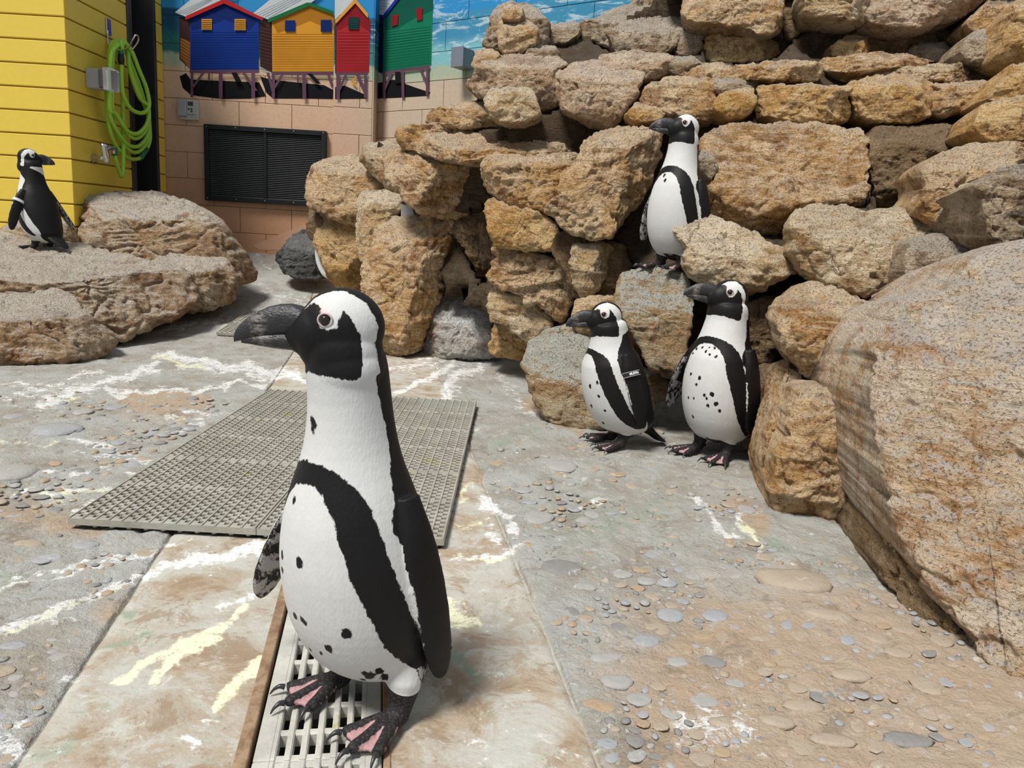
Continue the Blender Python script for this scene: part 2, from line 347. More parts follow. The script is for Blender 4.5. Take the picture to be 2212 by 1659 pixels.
# ---------------------------------------------------------------- floor with a drain channel
DU = np.array([-.179, .984]); DV = np.array([.984, .179])       # along the drain, across it
S0, S1, CL, CR = -.158, .025, -.437, .313
def st2w(s, t, z=0.0): return np.array([s*DV[0]+t*DU[0], s*DV[1]+t*DU[1], z])
def build_floor():
    t = [.35]
    while t[-1] < 7.2: t.append(t[-1]+max(.006*t[-1], .006))
    t = np.array(t)
    sc = [np.linspace(-5, -2, 40, endpoint=False), np.linspace(-2, -1.2, 50, endpoint=False), np.sort(np.r_[np.linspace(-1.2, S0-.014, 95, endpoint=False), CL+np.array([-.012, -.008, -.004, -.001, .002, .006])]), [S0-.014, S0-.0135, S0, S0+.001],
          [S0+.03, S0+.09, S1-.03], [S1-.001, S1, S1+.0095, S1+.010], np.sort(np.r_[np.linspace(S1+.02, 1.3, 125), CR+np.array([-.006, -.002, .001, .004, .008, .012])]), np.linspace(1.32, 3.4, 60)]
    s = np.concatenate(sc); S, T = np.meshgrid(s, t)
    X = S*DV[0]+T*DU[0]; Y = S*DV[1]+T*DU[1]
    P = np.stack([X.ravel(), Y.ravel(), np.zeros(X.size)], 1); sr = S.ravel()
    z = ramp(P[:, 1])
    agg = smooth01(-.002, .006, np.maximum(CL-sr, sr-CR)+.006*fbm(P*11, 3, 31))
    n1 = fbm(P*14, 4, 3); n2 = fbm(P*38+4, 3, 8)
    z = z + agg*(.006*n1+.006*n2+.010*fbm(P*3.1, 2, 12)) + .0015*fbm(P*20, 3, 4)
    z = z - .007*np.exp(-((sr-CL)/.005)**2)*np.clip(fbm(P*5, 2, 6)+.7, 0, 1)-.008*np.exp(-((sr-CR)/.006)**2)*np.clip(fbm(P*9, 2, 2)+.7, 0, 1)
    inch = (sr > S0+.0005) & (sr < S1-.0005)
    z = np.where(inch, ramp(P[:, 1])-.11, z); edge = (~inch) & (sr > S0-.02) & (sr < S1+.02); z = np.where(edge, ramp(P[:, 1]), z)
    P[:, 2] = z
    nt, ns_ = S.shape; idx = np.arange(nt*ns_).reshape(nt, ns_)
    Fc = np.stack([idx[:-1, :-1], idx[:-1, 1:], idx[1:, 1:], idx[1:, :-1]], -1).reshape(-1, 4)
    px = to_px(P); px[P[:, 1] < .3] = -9999
    wob = np.stack([fbm(np.c_[px*.02, np.zeros(len(px))], 3, 21), fbm(np.c_[px*.02, np.zeros(len(px))]+50, 3, 22)], 1)*22
    pw = px+wob
    def streak(lines):
        f = np.zeros(len(P))
        for pts, w0, w1, a in lines:
            for k in range(len(pts)-1):
                d, tt = seg_dist(pw, pts[k], pts[k+1]); u = (k+tt)/(len(pts)-1); w = w0+(w1-w0)*u
                f = np.maximum(f, a*np.clip(1.5-d/w, 0, 1.5))
        return f
    white = streak([([(90, 872), (150, 850), (250, 822), (340, 790)], 16, 12, .9), ([(330, 768), (430, 778), (520, 792), (640, 808)], 9, 11, .95), ([(380, 790), (480, 798), (620, 815)], 9, 10, .8),
        ([(230, 850), (400, 843), (520, 830), (660, 815)], 7, 6, .9), ([(0, 870), (60, 850), (120, 830)], 10, 8, .7), ([(0, 820), (100, 835), (220, 800)], 12, 12, .6),
        ([(0, 1362), (100, 1330), (200, 1285), (290, 1252)], 14, 10, .95), ([(290, 1252), (400, 1210), (520, 1195), (600, 1180)], 10, 26, .85), ([(0, 1268), (100, 1250), (200, 1228), (330, 1200)], 6, 6, .9),
        ([(30, 1246), (130, 1226), (290, 1196), (420, 1165)], 5, 6, .9), ([(150, 945), (250, 965), (330, 990)], 5, 4, .95), ([(170, 975), (250, 985), (330, 998)], 4, 4, .95),
        ([(165, 1110), (200, 1092)], 14, 10, 1), ([(100, 1020), (170, 1015), (290, 1028)], 4, 4, .9), ([(40, 1068), (140, 1065), (250, 1058)], 8, 5, .8),
        ([(360, 900), (450, 893)], 10, 8, .7), ([(380, 925), (440, 920)], 12, 12, .7), ([(0, 1600), (40, 1640)], 40, 30, .8), ([(10, 1570), (60, 1560)], 12, 12, .8), ([(140, 1460), (165, 1470)], 10, 10, 1),
        ([(400, 1590), (430, 1620)], 24, 20, .75), ([(380, 1600), (440, 1560)], 14, 12, .6), ([(480, 1310), (560, 1275)], 12, 10, .7),
        ([(1045, 1088), (1085, 1105), (1110, 1150)], 18, 8, 1), ([(1060, 1150), (1085, 1170)], 12, 10, .8), ([(970, 1215), (1080, 1200), (1140, 1175)], 10, 8, .85),
        ([(1505, 1075), (1540, 1120), (1560, 1150), (1600, 1165)], 10, 6, .9), ([(1590, 1120), (1625, 1160), (1640, 1190)], 6, 6, 1), ([(1480, 1560), (1600, 1560)], 45, 45, .62),
        ([(960, 880), (990, 815), (1060, 772)], 18, 14, .85), ([(820, 800), (900, 790), (1000, 775)], 16, 14, .6), ([(850, 850), (930, 815), (980, 790)], 8, 10, .9), ([(1080, 800), (1120, 870), (1160, 900)], 14, 12, .5),
        ([(1650, 1650), (1700, 1600)], 20, 15, .5), ([(520, 1700), (560, 1560)], 6, 6, .4), ([(1240, 1100), (1320, 1080)], 7, 5, .8), ([(560, 690), (640, 690)], 10, 10, .5), ([(300, 720), (420, 700), (520, 690)], 8, 7, .6),
        ([(540, 600), (600, 640), (720, 660)], 14, 14, .45), ([(560, 545), (590, 590)], 5, 5, .6), ([(1060, 1620), (1000, 1600)], 16, 16, .5)])
    yel = streak([([(255, 1478), (300, 1440), (370, 1408), (440, 1372), (530, 1320)], 8, 14, 1), ([(318, 1485), (360, 1440), (410, 1395)], 10, 18, 1), ([(400, 1400), (470, 1375)], 22, 12, .9), ([(470, 1532), (505, 1480), (540, 1450), (590, 1425)], 12, 18, 1.1),
        ([(330, 770), (380, 785), (440, 800)], 7, 6, .8), ([(180, 860), (140, 862)], 5, 5, .8), ([(0, 1375), (80, 1340), (180, 1300), (280, 1262)], 5, 5, .8), ([(60, 1070), (140, 1072), (220, 1060)], 10, 8, .75), ([(0, 955), (80, 960), (140, 955)], 6, 5, .7),
        ([(985, 1330), (1020, 1345)], 34, 26, 1), ([(1020, 1345), (1060, 1368)], 10, 3, 1), ([(990, 1080), (1020, 1040)], 14, 10, .7), ([(990, 1140), (1060, 1130)], 10, 8, .6), ([(1600, 1125), (1640, 1180)], 9, 7, 1), ([(970, 1205), (1060, 1210), (1150, 1180)], 9, 7, .7),
        ([(1185, 1010), (1215, 1030)], 12, 8, .6), ([(545, 700), (480, 715)], 8, 8, .6), ([(1000, 935), (1040, 925)], 12, 8, .5)])
    grn = streak([([(960, 1405), (1000, 1425)], 20, 16, 1), ([(1010, 1440), (1035, 1475)], 16, 10, 1), ([(1240, 1150), (1420, 1100)], 120, 90, .55), ([(1060, 960), (1160, 925)], 40, 26, .6), ([(1660, 1170), (1700, 1185)], 26, 16, .75), ([(60, 1640), (160, 1600)], 40, 30, .6), ([(380, 1500), (300, 1560)], 60, 60, .35),
        ([(10, 1250), (80, 1240)], 22, 14, .8), ([(230, 1400), (330, 1370)], 8, 6, 1), ([(265, 1330), (295, 1328)], 10, 8, 1.1), ([(230, 1255), (330, 1200)], 24, 20, .4), ([(1330, 1560), (1350, 1600)], 18, 18, .5), ([(430, 1610), (560, 1520)], 40, 20, .35)])
    org = np.clip(smooth01(1150, 1500, px[:, 0])*smooth01(1130, 1400, px[:, 1]), 0, 1)*.9
    org = np.maximum(org, streak([([(500, 1290), (620, 1210)], 60, 40, .55), ([(250, 1330), (330, 1300)], 60, 50, .5), ([(1000, 1250), (1100, 1290)], 40, 50, .7), ([(280, 870), (430, 870)], 34, 30, .8), ([(0, 1100), (200, 1140)], 40, 30, .6), ([(1010, 1500), (1200, 1560)], 60, 60, .5),
        ([(640, 835), (600, 840)], 30, 20, .7), ([(870, 830), (940, 820)], 20, 20, .7), ([(1600, 1090), (1640, 1130)], 24, 30, 1), ([(1140, 870), (1260, 930)], 16, 16, .8), ([(380, 1440), (450, 1430)], 30, 40, .7), ([(960, 1180), (1000, 1140)], 40, 40, .5)]))
    mat_shade = np.where((P[:, 0] > -.955) & (P[:, 0] < -.135) & (P[:, 1] > 1.61) & (P[:, 1] < 3.02), 1.0, 0.0); mat_shade = np.where((P[:, 0] > -1.69) & (P[:, 0] < -.85) & (P[:, 1] > 4.39) & (P[:, 1] < 4.82), 1.0, mat_shade)  # shade under both mats, painted into the floor colour so holes look deep
    wet = streak([([(540, 540), (600, 560)], 50, 50, 1), ([(560, 580), (640, 620)], 40, 40, .5)])
    k = NB('stained_concrete'); p = k.pos()
    ag = k.attr('agg'); a_w = k.attr('white'); a_y = k.attr('yel'); a_g = k.attr('grn'); a_o = k.attr('org'); a_wet = k.attr('wet')
    n1_ = k.noise(p, 5, 6, .65, .5); n2_ = k.noise(p, 22, 6, .7, .4); n3_ = k.noise(p, 95, 5, .7); n4_ = k.noise(p, 2.2, 5, .6, .5)
    base = k.mix(k.ss(n1_, .38, .62), (.33, .30, .26), (.40, .405, .385))
    base = k.mix(k.math('MULTIPLY', k.ss(n4_, .46, .62), .65), base, (.43, .44, .42))
    base = k.mix(k.math('MULTIPLY', k.ss(n2_, .52, .68), .5), base, (.30, .255, .205))
    orange = k.mix(n2_, (.46, .29, .16), (.42, .32, .23))
    base = k.mix(k.math('MULTIPLY', k.ss(k.math('ADD', a_o, k.math('MULTIPLY', k.math('SUBTRACT', n1_, .5), 2.0)), .15, .9), .72), base, orange)
    smoothc = k.mix(k.ss(n1_, .40, .60), (.36, .285, .21), (.43, .41, .365)); smoothc = k.mix(k.math('MULTIPLY', k.ss(k.noise(p, 9, 6, .72, .8), .52, .66), .7), smoothc, (.50, .52, .47))
    nb = k.noise(p, 8, 9, .78, .6); nc_ = k.noise(k.mapv(p, (1, 1, 1)), 15, 9, .8, 1.2)
    smoothc = k.mix(k.math('MULTIPLY', k.ss(nb, .50, .58), .75), smoothc, (.46, .46, .43)); smoothc = k.mix(k.math('MULTIPLY', k.ss(nb, .47, .40), .7), smoothc, (.27, .185, .115)); smoothc = k.mix(k.math('MULTIPLY', k.ss(nc_, .57, .63), .6), smoothc, (.30, .34, .28))
    base = k.mix(k.math('MULTIPLY', k.ss(nc_, .54, .62), .6), base, (.46, .46, .44)); base = k.mix(k.math('MULTIPLY', k.ss(nb, .46, .38), .65), base, (.24, .19, .14))
    base = k.mix(k.math('SUBTRACT', 1.0, ag), base, smoothc)
    base = k.mix(k.ss(k.math('ADD', a_g, k.math('MULTIPLY', k.math('SUBTRACT', n2_, .5), 1.8)), .45, 1.3), base, k.mix(n3_, (.22, .27, .19), (.33, .37, .30)))
    wth = k.ss(k.math('ADD', a_w, k.math('ADD', k.math('MULTIPLY', k.math('SUBTRACT', n2_, .5), 3.4), k.math('ADD', k.math('MULTIPLY', k.math('SUBTRACT', n3_, .5), 1.6), k.math('MULTIPLY', k.math('SUBTRACT', nc_, .5), 3.0)))), .5, 1.2)
    wth = k.math('MULTIPLY', wth, k.ss(n3_, .28, .50))
    base = k.mix(wth, base, k.mix(n3_, (.66, .66, .66), (.84, .84, .83)))
    yth = k.ss(k.math('ADD', a_y, k.math('ADD', k.math('MULTIPLY', k.math('SUBTRACT', n2_, .5), 2.2), k.math('ADD', k.math('MULTIPLY', k.math('SUBTRACT', n3_, .5), 1.4), k.math('MULTIPLY', k.math('SUBTRACT', nc_, .5), 2.6)))), .55, 1.25)
    yth = k.math('MULTIPLY', yth, k.ss(n3_, .26, .46))
    base = k.mix(yth, base, k.mix(n3_, (.70, .68, .44), (.82, .82, .62)))
    base = k.mix(k.math('MULTIPLY', k.ss(k.noise(p, 60, 5, .75), .60, .72), .6), base, (.12, .11, .095))
    base = k.mix(k.math('MULTIPLY', k.ss(k.noise(p, 12, 7, .75, 1.0), .60, .70), .55), base, (.74, .73, .71))
    base = k.mix(k.math('MULTIPLY', k.attr('mat_shade'), .93), base, (.035, .034, .026))
    h = k.math('ADD', k.math('MULTIPLY', n2_, .5), k.math('MULTIPLY', n3_, .45)); h = k.math('MULTIPLY', h, k.math('ADD', k.math('MULTIPLY', ag, .8), .25)); k.bump(h, .9, .02)
    rough = k.math('SUBTRACT', k.mix(n2_, (.55, .55, .55), (.85, .85, .85)), k.math('MULTIPLY', a_wet, .35))
    m = k.done(base, rough, 0, .35)
    o = add('floor', P, Fc, m, recentre=False)
    for nme, a in (('agg', agg), ('white', white), ('yel', yel), ('grn', grn), ('org', org), ('wet', wet), ('mat_shade', mat_shade)): fattr(o.data, nme, a)
    tag(o, 'stained concrete floor set with pebbles, streaked white and yellow', 'floor', kind='structure')
    return o
FLOOR = build_floor()
# ---------------------------------------------------------------- back wall with the painted beach
WY = 6.07; ZC = 1.548; CH = .194                     # wall depth, a course line and the course height
XL, XP0, XP1 = -2.78, -1.46, -1.165
PR0 = np.array([-1.165, 6.19]); RD = nrm(np.array([.82, -.57])); RN = np.array([-RD[1], RD[0]])*-1   # right wall runs towards the camera
RN = np.array([-.57, -.82])
def mural_mat():
    k = NB('painted_beach_blockwork'); p = k.pos(); s = k.sep(p); z = s[2]
    wob = k.noise(p, 3.5, 4, .6); n2 = k.noise(k.mapv(p, (1.0, 1.0, 4.5), (0, .12, 0)), 4.0, 6, .7, 1.0); n3 = k.noise(p, 45, 4, .6)
    zz = k.math('ADD', z, k.math('MULTIPLY', k.math('SUBTRACT', wob, .5), .12))
    zz = k.math('ADD', zz, k.math('MULTIPLY', k.math('ADD', s[0], 1.6), .02))
    sand = k.mix(k.ss(z, .5, 1.7), (.54, .29, .17), (.62, .42, .295)); 
    sand = k.mix(k.math('MULTIPLY', k.ss(s[0], -1.6, -.9), .75), sand, (.50, .42, .335))
    c = k.mix(k.ss(zz, 1.72, 1.80), sand, (.38, .44, .33))
    c = k.mix(k.ss(zz, 1.83, 1.87), c, k.mix(k.ss(s[0], -1.4, -.6), (.025, .15, .16), (.20, .47, .52)))
    c = k.mix(k.ss(zz, 1.95, 2.06), c, k.mix(k.ss(s[0], -1.4, -.6), (.012, .075, .16), (.05, .25, .42)))
    c = k.mix(k.ss(z, 2.17, 2.19), c, (.03, .25, .55))
    foam = k.math('MULTIPLY', k.ss(n2, .55, .66), k.math('MULTIPLY', k.ss(zz, 1.80, 1.88), k.ss(z, 2.16, 2.10)))
    foam2 = k.math('MULTIPLY', k.math('MULTIPLY', k.ss(n2, .53, .62), k.ss(zz, 1.86, 1.95)), k.ss(s[0], -.9, -.6))
    c = k.mix(k.math('MULTIPLY', k.math('MAXIMUM', foam, foam2), .75), c, (.52, .62, .68))
    c = k.mix(k.math('MULTIPLY', k.ss(n3, .45, .7), .12), c, (.15, .10, .07))
    k.bump(k.noise(p, 130, 4, .65), .35, .004)
    return k.done(c, .8, 0, .1)
MUR = mural_mat()
JOINT = plain('wall_joint', (.34, .27, .22), .85)
def block_wall(name, A, B, z0, z1, label, bl=.40, joint=.0035, proud=.010, phase=0.0, depth=.12):
    """Blocks between plan points A and B; the face looks to the left of A->B turned towards the camera."""
    A = np.asarray(A, float); B = np.asarray(B, float); L = np.linalg.norm(B-A); d = (B-A)/L; nn = np.array([d[1], -d[0]])
    c = (A+B)/2-nn*(depth/2+proud)
    V, Fc = box((c[0], c[1], (z0+z1)/2), (d[0]*L/2, d[1]*L/2, 0), (-nn[0]*depth/2, -nn[1]*depth/2, 0), (0, 0, (z1-z0)/2))
    root = add(name, V, Fc, JOINT, smooth=False); tag(root, label, 'wall', kind='structure')
    i0 = math.floor((z0-ZC)/CH); zc = ZC+i0*CH; row = i0
    while zc < z1-.01:
        za, zb = max(zc, z0), min(zc+CH, z1); x = -bl*(.5 if row % 2 else 0)-phase
        while x < L:
            xa, xb = max(x, 0), min(x+bl, L)
            if xb-xa > .02 and zb-za > .02:
                m = A+d*(xa+xb)/2-nn*(proud+.002)/2
                Vb, Fb = bevbox((m[0], m[1], (za+zb)/2), (d[0]*((xb-xa)/2-joint/2), d[1]*((xb-xa)/2-joint/2), 0), (-nn[0]*(proud+.002)/2, -nn[1]*(proud+.002)/2, 0), (0, 0, (zb-za)/2-joint/2), .002)
                add('block', under(root, Vb), Fb, MUR, root, smooth=False)
            x += bl
        zc += CH; row += 1
    return root, nn
WB, WBn = block_wall('wall_back', (XL, WY), (XP0, WY), .40, 2.9, 'block wall painted with a beach and coloured huts')
WP, _ = block_wall('wall_pilaster', (XP0, WY-.045), (XP1, WY-.045), .30, 2.9, 'narrow block pilaster painted with the red hut', phase=.2)
V_, F_ = box((XP1+.004, WY+.06, 1.6), (.004, 0, 0), (0, .105, 0), (0, 0, 1.3)); _p = add('block', under(WP, V_), F_, MUR, WP, smooth=False)
RE = PR0+RD*3.2
WR, WRn = block_wall('wall_right', PR0, RE, .2, 2.9, 'angled block wall painted with surf behind the rocks', phase=.13)
def paint(wall, n, P0, polys, name, label):
    """Flat painted shapes: polygons in picture points laid on the wall plane, later ones in front by a hair."""
    n = nrm(n); V = []; Fc = []; mats = []; mi = []
    for j, (col, pts) in enumerate(polys):
        if col not in PAINT: PAINT[col] = plain('mural_paint_%d' % len(PAINT), col, .7, var=.16, scale=9, spec=.08)
        if PAINT[col] not in mats: mats.append(PAINT[col])
        b = len(V); V += [hit(x, y, P0, n)+n*(.0015+.00035*j) for x, y in pts]
        Fc.append(list(range(b, b+len(pts)))); mi.append(mats.index(PAINT[col]))
    o = add(name, under(wall, V), Fc, mats, wall, smooth=False)
    for p_, m_ in zip(o.data.polygons, mi): p_.material_index = m_
    o['label'] = label
    return o
PAINT = {}
def bars(x0, y0, x1, y1, n, col, slope=0.0):
    out = []
    for i in range(n):
        y = y0+(y1-y0)*(i+.75)/n; out.append((col, [(x0, y), (x1, y+slope*(x1-x0)), (x1, y+1.1+slope*(x1-x0)), (x0, y+1.1)]))
    return out
def quad(c, x0, y0, x1, y1): return (c, [(x0, y0), (x1, y0), (x1, y1), (x0, y1)])
def leg(c, x0, y0, x1, y1, w): return (c, [(x0-w, y0), (x0+w, y0), (x1+w, y1), (x1-w, y1)])
PUR = (.11, .055, .085); BLK = (.008, .008, .010); WHT = (.50, .53, .56); DRK = (.055, .024, .022); LIN = (.33, .37, .42)
nB = (0, -1, 0); PB = (0, WY, 0); PP = (0, WY-.045, 0); nR = (RN[0], RN[1], 0); PRR = (PR0[0], PR0[1], 0)
BLU = (.008, .035, .24); BL2 = (.006, .020, .13); ORA = (.60, .27, .028); OR2 = (.36, .15, .015); RED = (.36, .022, .028); RE2 = (.22, .012, .018); GRN = (.008, .16, .085); GR2 = (.006, .085, .055); BRN = (.34, .13, .03)
paint(WB, nB, PB, [(BLK, [(388, 165), (402, 158), (412, 172), (560, 178), (575, 208), (540, 213), (480, 214), (430, 208), (412, 205), (395, 190)]), (DRK, [(388, 37), (412, 44), (412, 150), (388, 128)]), (BRN, [(390, 82), (411, 90), (411, 148), (390, 126)])] +
      bars(390, 45, 411, 128, 12, DRK, .6) + [(BLU, [(411, 40), (486, 6), (560, 40), (559, 153), (412, 152)])] + [(BL2, [(411, 42), (486, 8), (560, 42), (540, 66), (510, 52), (486, 42), (450, 58), (415, 66)])] + bars(413, 66, 558, 150, 16, BL2) +
      [quad(ORA, 437, 42, 459, 66), quad(ORA, 508, 42, 532, 67)] + bars(438, 42, 458, 66, 6, DRK) + bars(509, 42, 531, 67, 6, DRK) + [(WHT, [(380, 28), (430, -12), (520, -12), (486, 4), (404, 38)])] +
      [((.25, .28, .31), [(382+q*7, 30+q*.9), (384+q*7, 30+q*.9), (462+q*4, -6), (460+q*4, -6)]) for q in range(4)] + [((.42, .02, .02), [(402, 42), (404, 36), (484, 0), (490, 0), (571, 41), (569, 46), (486, 9), (405, 44)])] +
      [quad(PUR, 412, 152, 559, 159), leg(PUR, 417, 158, 417, 211, 3), leg(PUR, 479, 158, 479, 214, 4), leg(PUR, 549, 158, 549, 213, 4), leg(PUR, 442, 158, 419, 190, 3), leg(PUR, 528, 158, 555, 197, 3.5), leg(PUR, 454, 158, 454, 176, 2), leg(BLK, 508, 158, 518, 178, 6)], 'painted_hut', 'blue painted hut with red roof edge on stilts')
paint(WB, nB, PB, [(BLK, [(562, 165), (585, 172), (640, 178), (700, 184), (721, 195), (721, 214), (660, 213), (590, 213), (575, 200)]), (DRK, [(561, 46), (588, 46), (590, 158), (562, 143)])] + bars(562, 50, 588, 150, 14, (.02, .008, .01), .25) +
      [(ORA, [(588, 48), (668, 12), (722, 30), (722, 157), (589, 157)]), (OR2, [(588, 50), (668, 14), (722, 32), (722, 66), (700, 58), (670, 46), (640, 58), (600, 72)])] + bars(590, 70, 721, 156, 17, OR2) + [quad(BL2, 617, 45, 639, 69), quad(BL2, 694, 44, 717, 70)] +
      [(WHT, [(548, 30), (600, -12), (700, -12), (672, 8), (582, 44)])] + [((.25, .28, .31), [(552+q*7, 32+q*2), (554+q*7, 32+q*2), (632+q*8, -6), (630+q*8, -6)]) for q in range(5)] + [((.012, .13, .045), [(579, 48), (581, 42), (664, 7), (672, 7), (722, 26), (722, 33), (670, 14), (583, 50)])] +
      [quad(PUR, 589, 156, 722, 163), leg(PUR, 592, 160, 592, 213, 3.5), leg(PUR, 658, 160, 659, 214, 4), leg(PUR, 613, 160, 590, 197, 3), leg(PUR, 580, 158, 592, 200, 3), leg(PUR, 710, 160, 720, 190, 3), leg(PUR, 645, 160, 645, 180, 2), leg(BLK, 670, 160, 690, 182, 5)], 'painted_hut', 'orange painted hut with green roof edge on stilts')
paint(WP, nB, PP, [(BLK, [(724, 188), (745, 185), (790, 205), (793, 213), (724, 214)]), (DRK, [(724, 46), (730, 44), (730, 158), (724, 158)]), (RED, [(728, 48), (767, 6), (800, 44), (797, 156), (727, 158)]), (RE2, [(728, 50), (767, 8), (800, 46), (800, 70), (767, 48), (730, 66)])] + bars(729, 66, 797, 154, 14, RE2) +
      [quad((.006, .03, .03), 753, 38, 776, 64)] + bars(754, 38, 775, 63, 6, (.02, .09, .08)) + [(WHT, [(724, -10), (768, -10), (764, 4), (724, 44)]), ((.62, .30, .05), [(724, 46), (765, 0), (770, 0), (795, 30), (795, 40), (768, 8), (726, 52)])] +
      [quad(PUR, 726, 157, 796, 163), leg(PUR, 731, 160, 731, 215, 4), leg(PUR, 749, 160, 733, 196, 3), leg(PUR, 772, 160, 790, 200, 4), leg(PUR, 790, 160, 790, 212, 3), (ORA, [(768, 166), (773, 166), (764, 176), (772, 184), (768, 188), (759, 177)])], 'painted_hut', 'narrow red painted hut with orange gable on stilts')
paint(WR, nR, PRR, [(BLK, [(815, 180), (850, 172), (900, 190), (930, 200), (925, 207), (860, 211), (815, 213)]), ((.012, .012, .05), [(812, 20), (830, 36), (828, 160), (818, 155)]), (GRN, [(829, 36), (868, -12), (936, -12), (932, 140), (828, 156)]), (GR2, [(829, 36), (868, -12), (936, -12), (936, 22), (895, 40), (860, 62), (832, 66)])] + bars(831, 66, 931, 152, 15, GR2, -.13) +
      [(RE2, [(848, 34), (862, 31), (860, 54), (848, 58)]), (RE2, [(900, 20), (914, 17), (914, 43), (902, 46)]), (WHT, [(800, -10), (866, -12), (832, 34), (812, 30)])] + [((.25, .28, .31), [(803, 2+q*6), (850-q*6, 2+q*6), (850-q*6, 3+q*6), (803, 3+q*6)]) for q in range(4)] + [((.015, .03, .28), [(826, 38), (864, -12), (872, -12), (832, 40)])] +
      [(PUR, [(828, 156), (931, 141), (931, 148), (828, 162)]), leg(PUR, 832, 160, 832, 213, 3), leg(PUR, 848, 158, 832, 196, 3), leg(PUR, 872, 152, 873, 212, 3), leg(PUR, 926, 146, 925, 207, 3), leg(PUR, 910, 148, 926, 185, 3), leg(BLK, 862, 156, 862, 180, 6)], 'painted_hut', 'green painted hut with blue roof edge on stilts')
# painted dune at the foot of the wall
paint(WB, nB, PB, [((.56, .33, .22), [(545, 530), (600, 508), (650, 488), (690, 475), (720, 478), (720, 540), (560, 540)])], 'painted_dune', 'pale painted dune low on the wall')
# ---------------------------------------------------------------- louvred vent
BLKM = plain('black_metal', (.018, .019, .021), .42, .5)
def onwall(x, y, off=0.0): return hit(x, y, (0, WY-off, 0), (0, -1, 0))
def vent():
    c = onwall(576, 358); root = empty('louvre_vent', (c[0], WY-.001, onwall(576, 440)[2]))
    x0 = onwall(446, 350)[0]; x1 = onwall(706, 365)[0]; z1 = onwall(576, 277)[2]; z0 = onwall(576, 440)[2]; zm = (z0+z1)/2; xm = (x0+x1)/2; y = WY-.025
    def bx(nm, xa, xb, za, zb, ya, yb, m=BLKM, par=root):
        V, Fc = bevbox(((xa+xb)/2, (ya+yb)/2, (za+zb)/2), ((xb-xa)/2, 0, 0), (0, (yb-ya)/2, 0), (0, 0, (zb-za)/2), .002); return add(nm, under(root, V), Fc, m, par, smooth=False)
    for a in ((x0, x0+.035, z0, z1), (x1-.035, x1, z0, z1), (x0+.035, x1-.035, z1-.035, z1), (x0+.035, x1-.035, z0, z0+.035)): bx('frame_rail', *a, y-.02, WY+.0)
    bx('centre_mullion', xm-.012, xm+.012, z0+.035, z1-.035, y-.012, WY)
    bx('back_panel', x0+.02, x1-.02, z0+.02, z1-.02, WY-.006, WY-.001, plain('vent_dark', (.006, .006, .006), .8))
    sm = plain('louvre_metal', (.10, .105, .11), .4, .1)
    for xa, xb in ((x0+.035, xm-.012), (xm+.012, x1-.035)):
        parts = []; n = 36; ph = (z1-z0-.07)/n
        for i in range(n):
            zz = z0+.035+ph*(i+.5); parts.append(box(((xa+xb)/2, y+.002, zz), ((xb-xa)/2, 0, 0), (0, .007, .0040), (0, .0006, -.0009)))
        V, Fc = merge(parts); o = add('louvre_slats', under(root, V), Fc, sm, root, smooth=False); o['kind'] = 'stuff'
    for i in range(5):
        for zz in (z1-.017, z0+.017):
            V, Fc = sphere((x0+.02+(x1-x0-.04)*i/4, y-.021, zz), (.006, .003, .006), 8, 6); add('screw', under(root, V), Fc, plain('screw_metal', (.25, .25, .25), .35, .9) if not bpy.data.materials.get('screw_metal') else bpy.data.materials['screw_metal'], root)
    tag(root, 'black metal louvred vent in the painted block wall', 'vent')
vent()
GREYP = plain('grey_plastic', (.36, .37, .39), .5); GREYD = plain('dark_grey_plastic', (.05, .05, .055), .5); CLEAR = NB('clear_plastic'); CLEAR.b.inputs['Transmission Weight'].default_value = .9; CLEAR = CLEAR.done((.85, .88, .9), .12)
CREAM = plain('off_white_plastic', (.44, .44, .42), .5)
# thermostat
r_ = empty('thermostat', onwall(409, 255)*np.array([1, 0, 1])+np.array([0, WY-.0, 0]))
def tbox(root, nm, x0, y0, x1, y1, dep, off, m, bev=.004):
    a = onwall(x0, y1); b = onwall(x1, y0); V, Fc = bevbox(((a[0]+b[0])/2, WY-off-dep/2, (a[2]+b[2])/2), ((b[0]-a[0])/2, 0, 0), (0, dep/2, 0), (0, 0, (b[2]-a[2])/2), bev); return add(nm, under(root, V), Fc, m, root, smooth=False)
tbox(r_, 'case', 389, 218, 431, 259, .03, .0, CREAM); tbox(r_, 'cover', 390, 218, 408, 252, .03, .028, GREYP); tbox(r_, 'panel', 409, 220, 426, 248, .012, .03, CREAM, .002); tbox(r_, 'display', 411, 222, 422, 230, .002, .042, GREYD, .0005)
for q in ((411, 236), (417, 236), (417, 241)): tbox(r_, 'button', q[0], q[1], q[0]+4, q[1]+3, .003, .042, GREYD, .0005)
tag(r_, 'off-white thermostat box on the wall above the vent', 'thermostat')
# junction box on the angled wall
c0 = hit(1012, 131, PRR, nR); Vb, Fb = bevbox(c0+np.array([RN[0], RN[1], 0])*.06, np.array([RD[0], RD[1], 0])*.052, np.array([RN[0], RN[1], 0])*.058, (0, 0, .064), .006)
jb = empty('junction_box', c0-np.array([0, 0, .064])); add('box_body', under(jb, Vb), Fb, plain('blue_grey_metal', (.16, .19, .24), .5, .2), jb, smooth=False)
Vb, Fb = bevbox(c0+np.array([RN[0], RN[1], 0])*.122, np.array([RD[0], RD[1], 0])*.054, np.array([RN[0], RN[1], 0])*.005, (0, 0, .066), .002); add('lid', under(jb, Vb), Fb, plain('blue_grey_lid', (.19, .22, .27), .5, .2), jb, smooth=False)
tag(jb, 'grey-blue junction box on the wall beside the rocks', 'box')
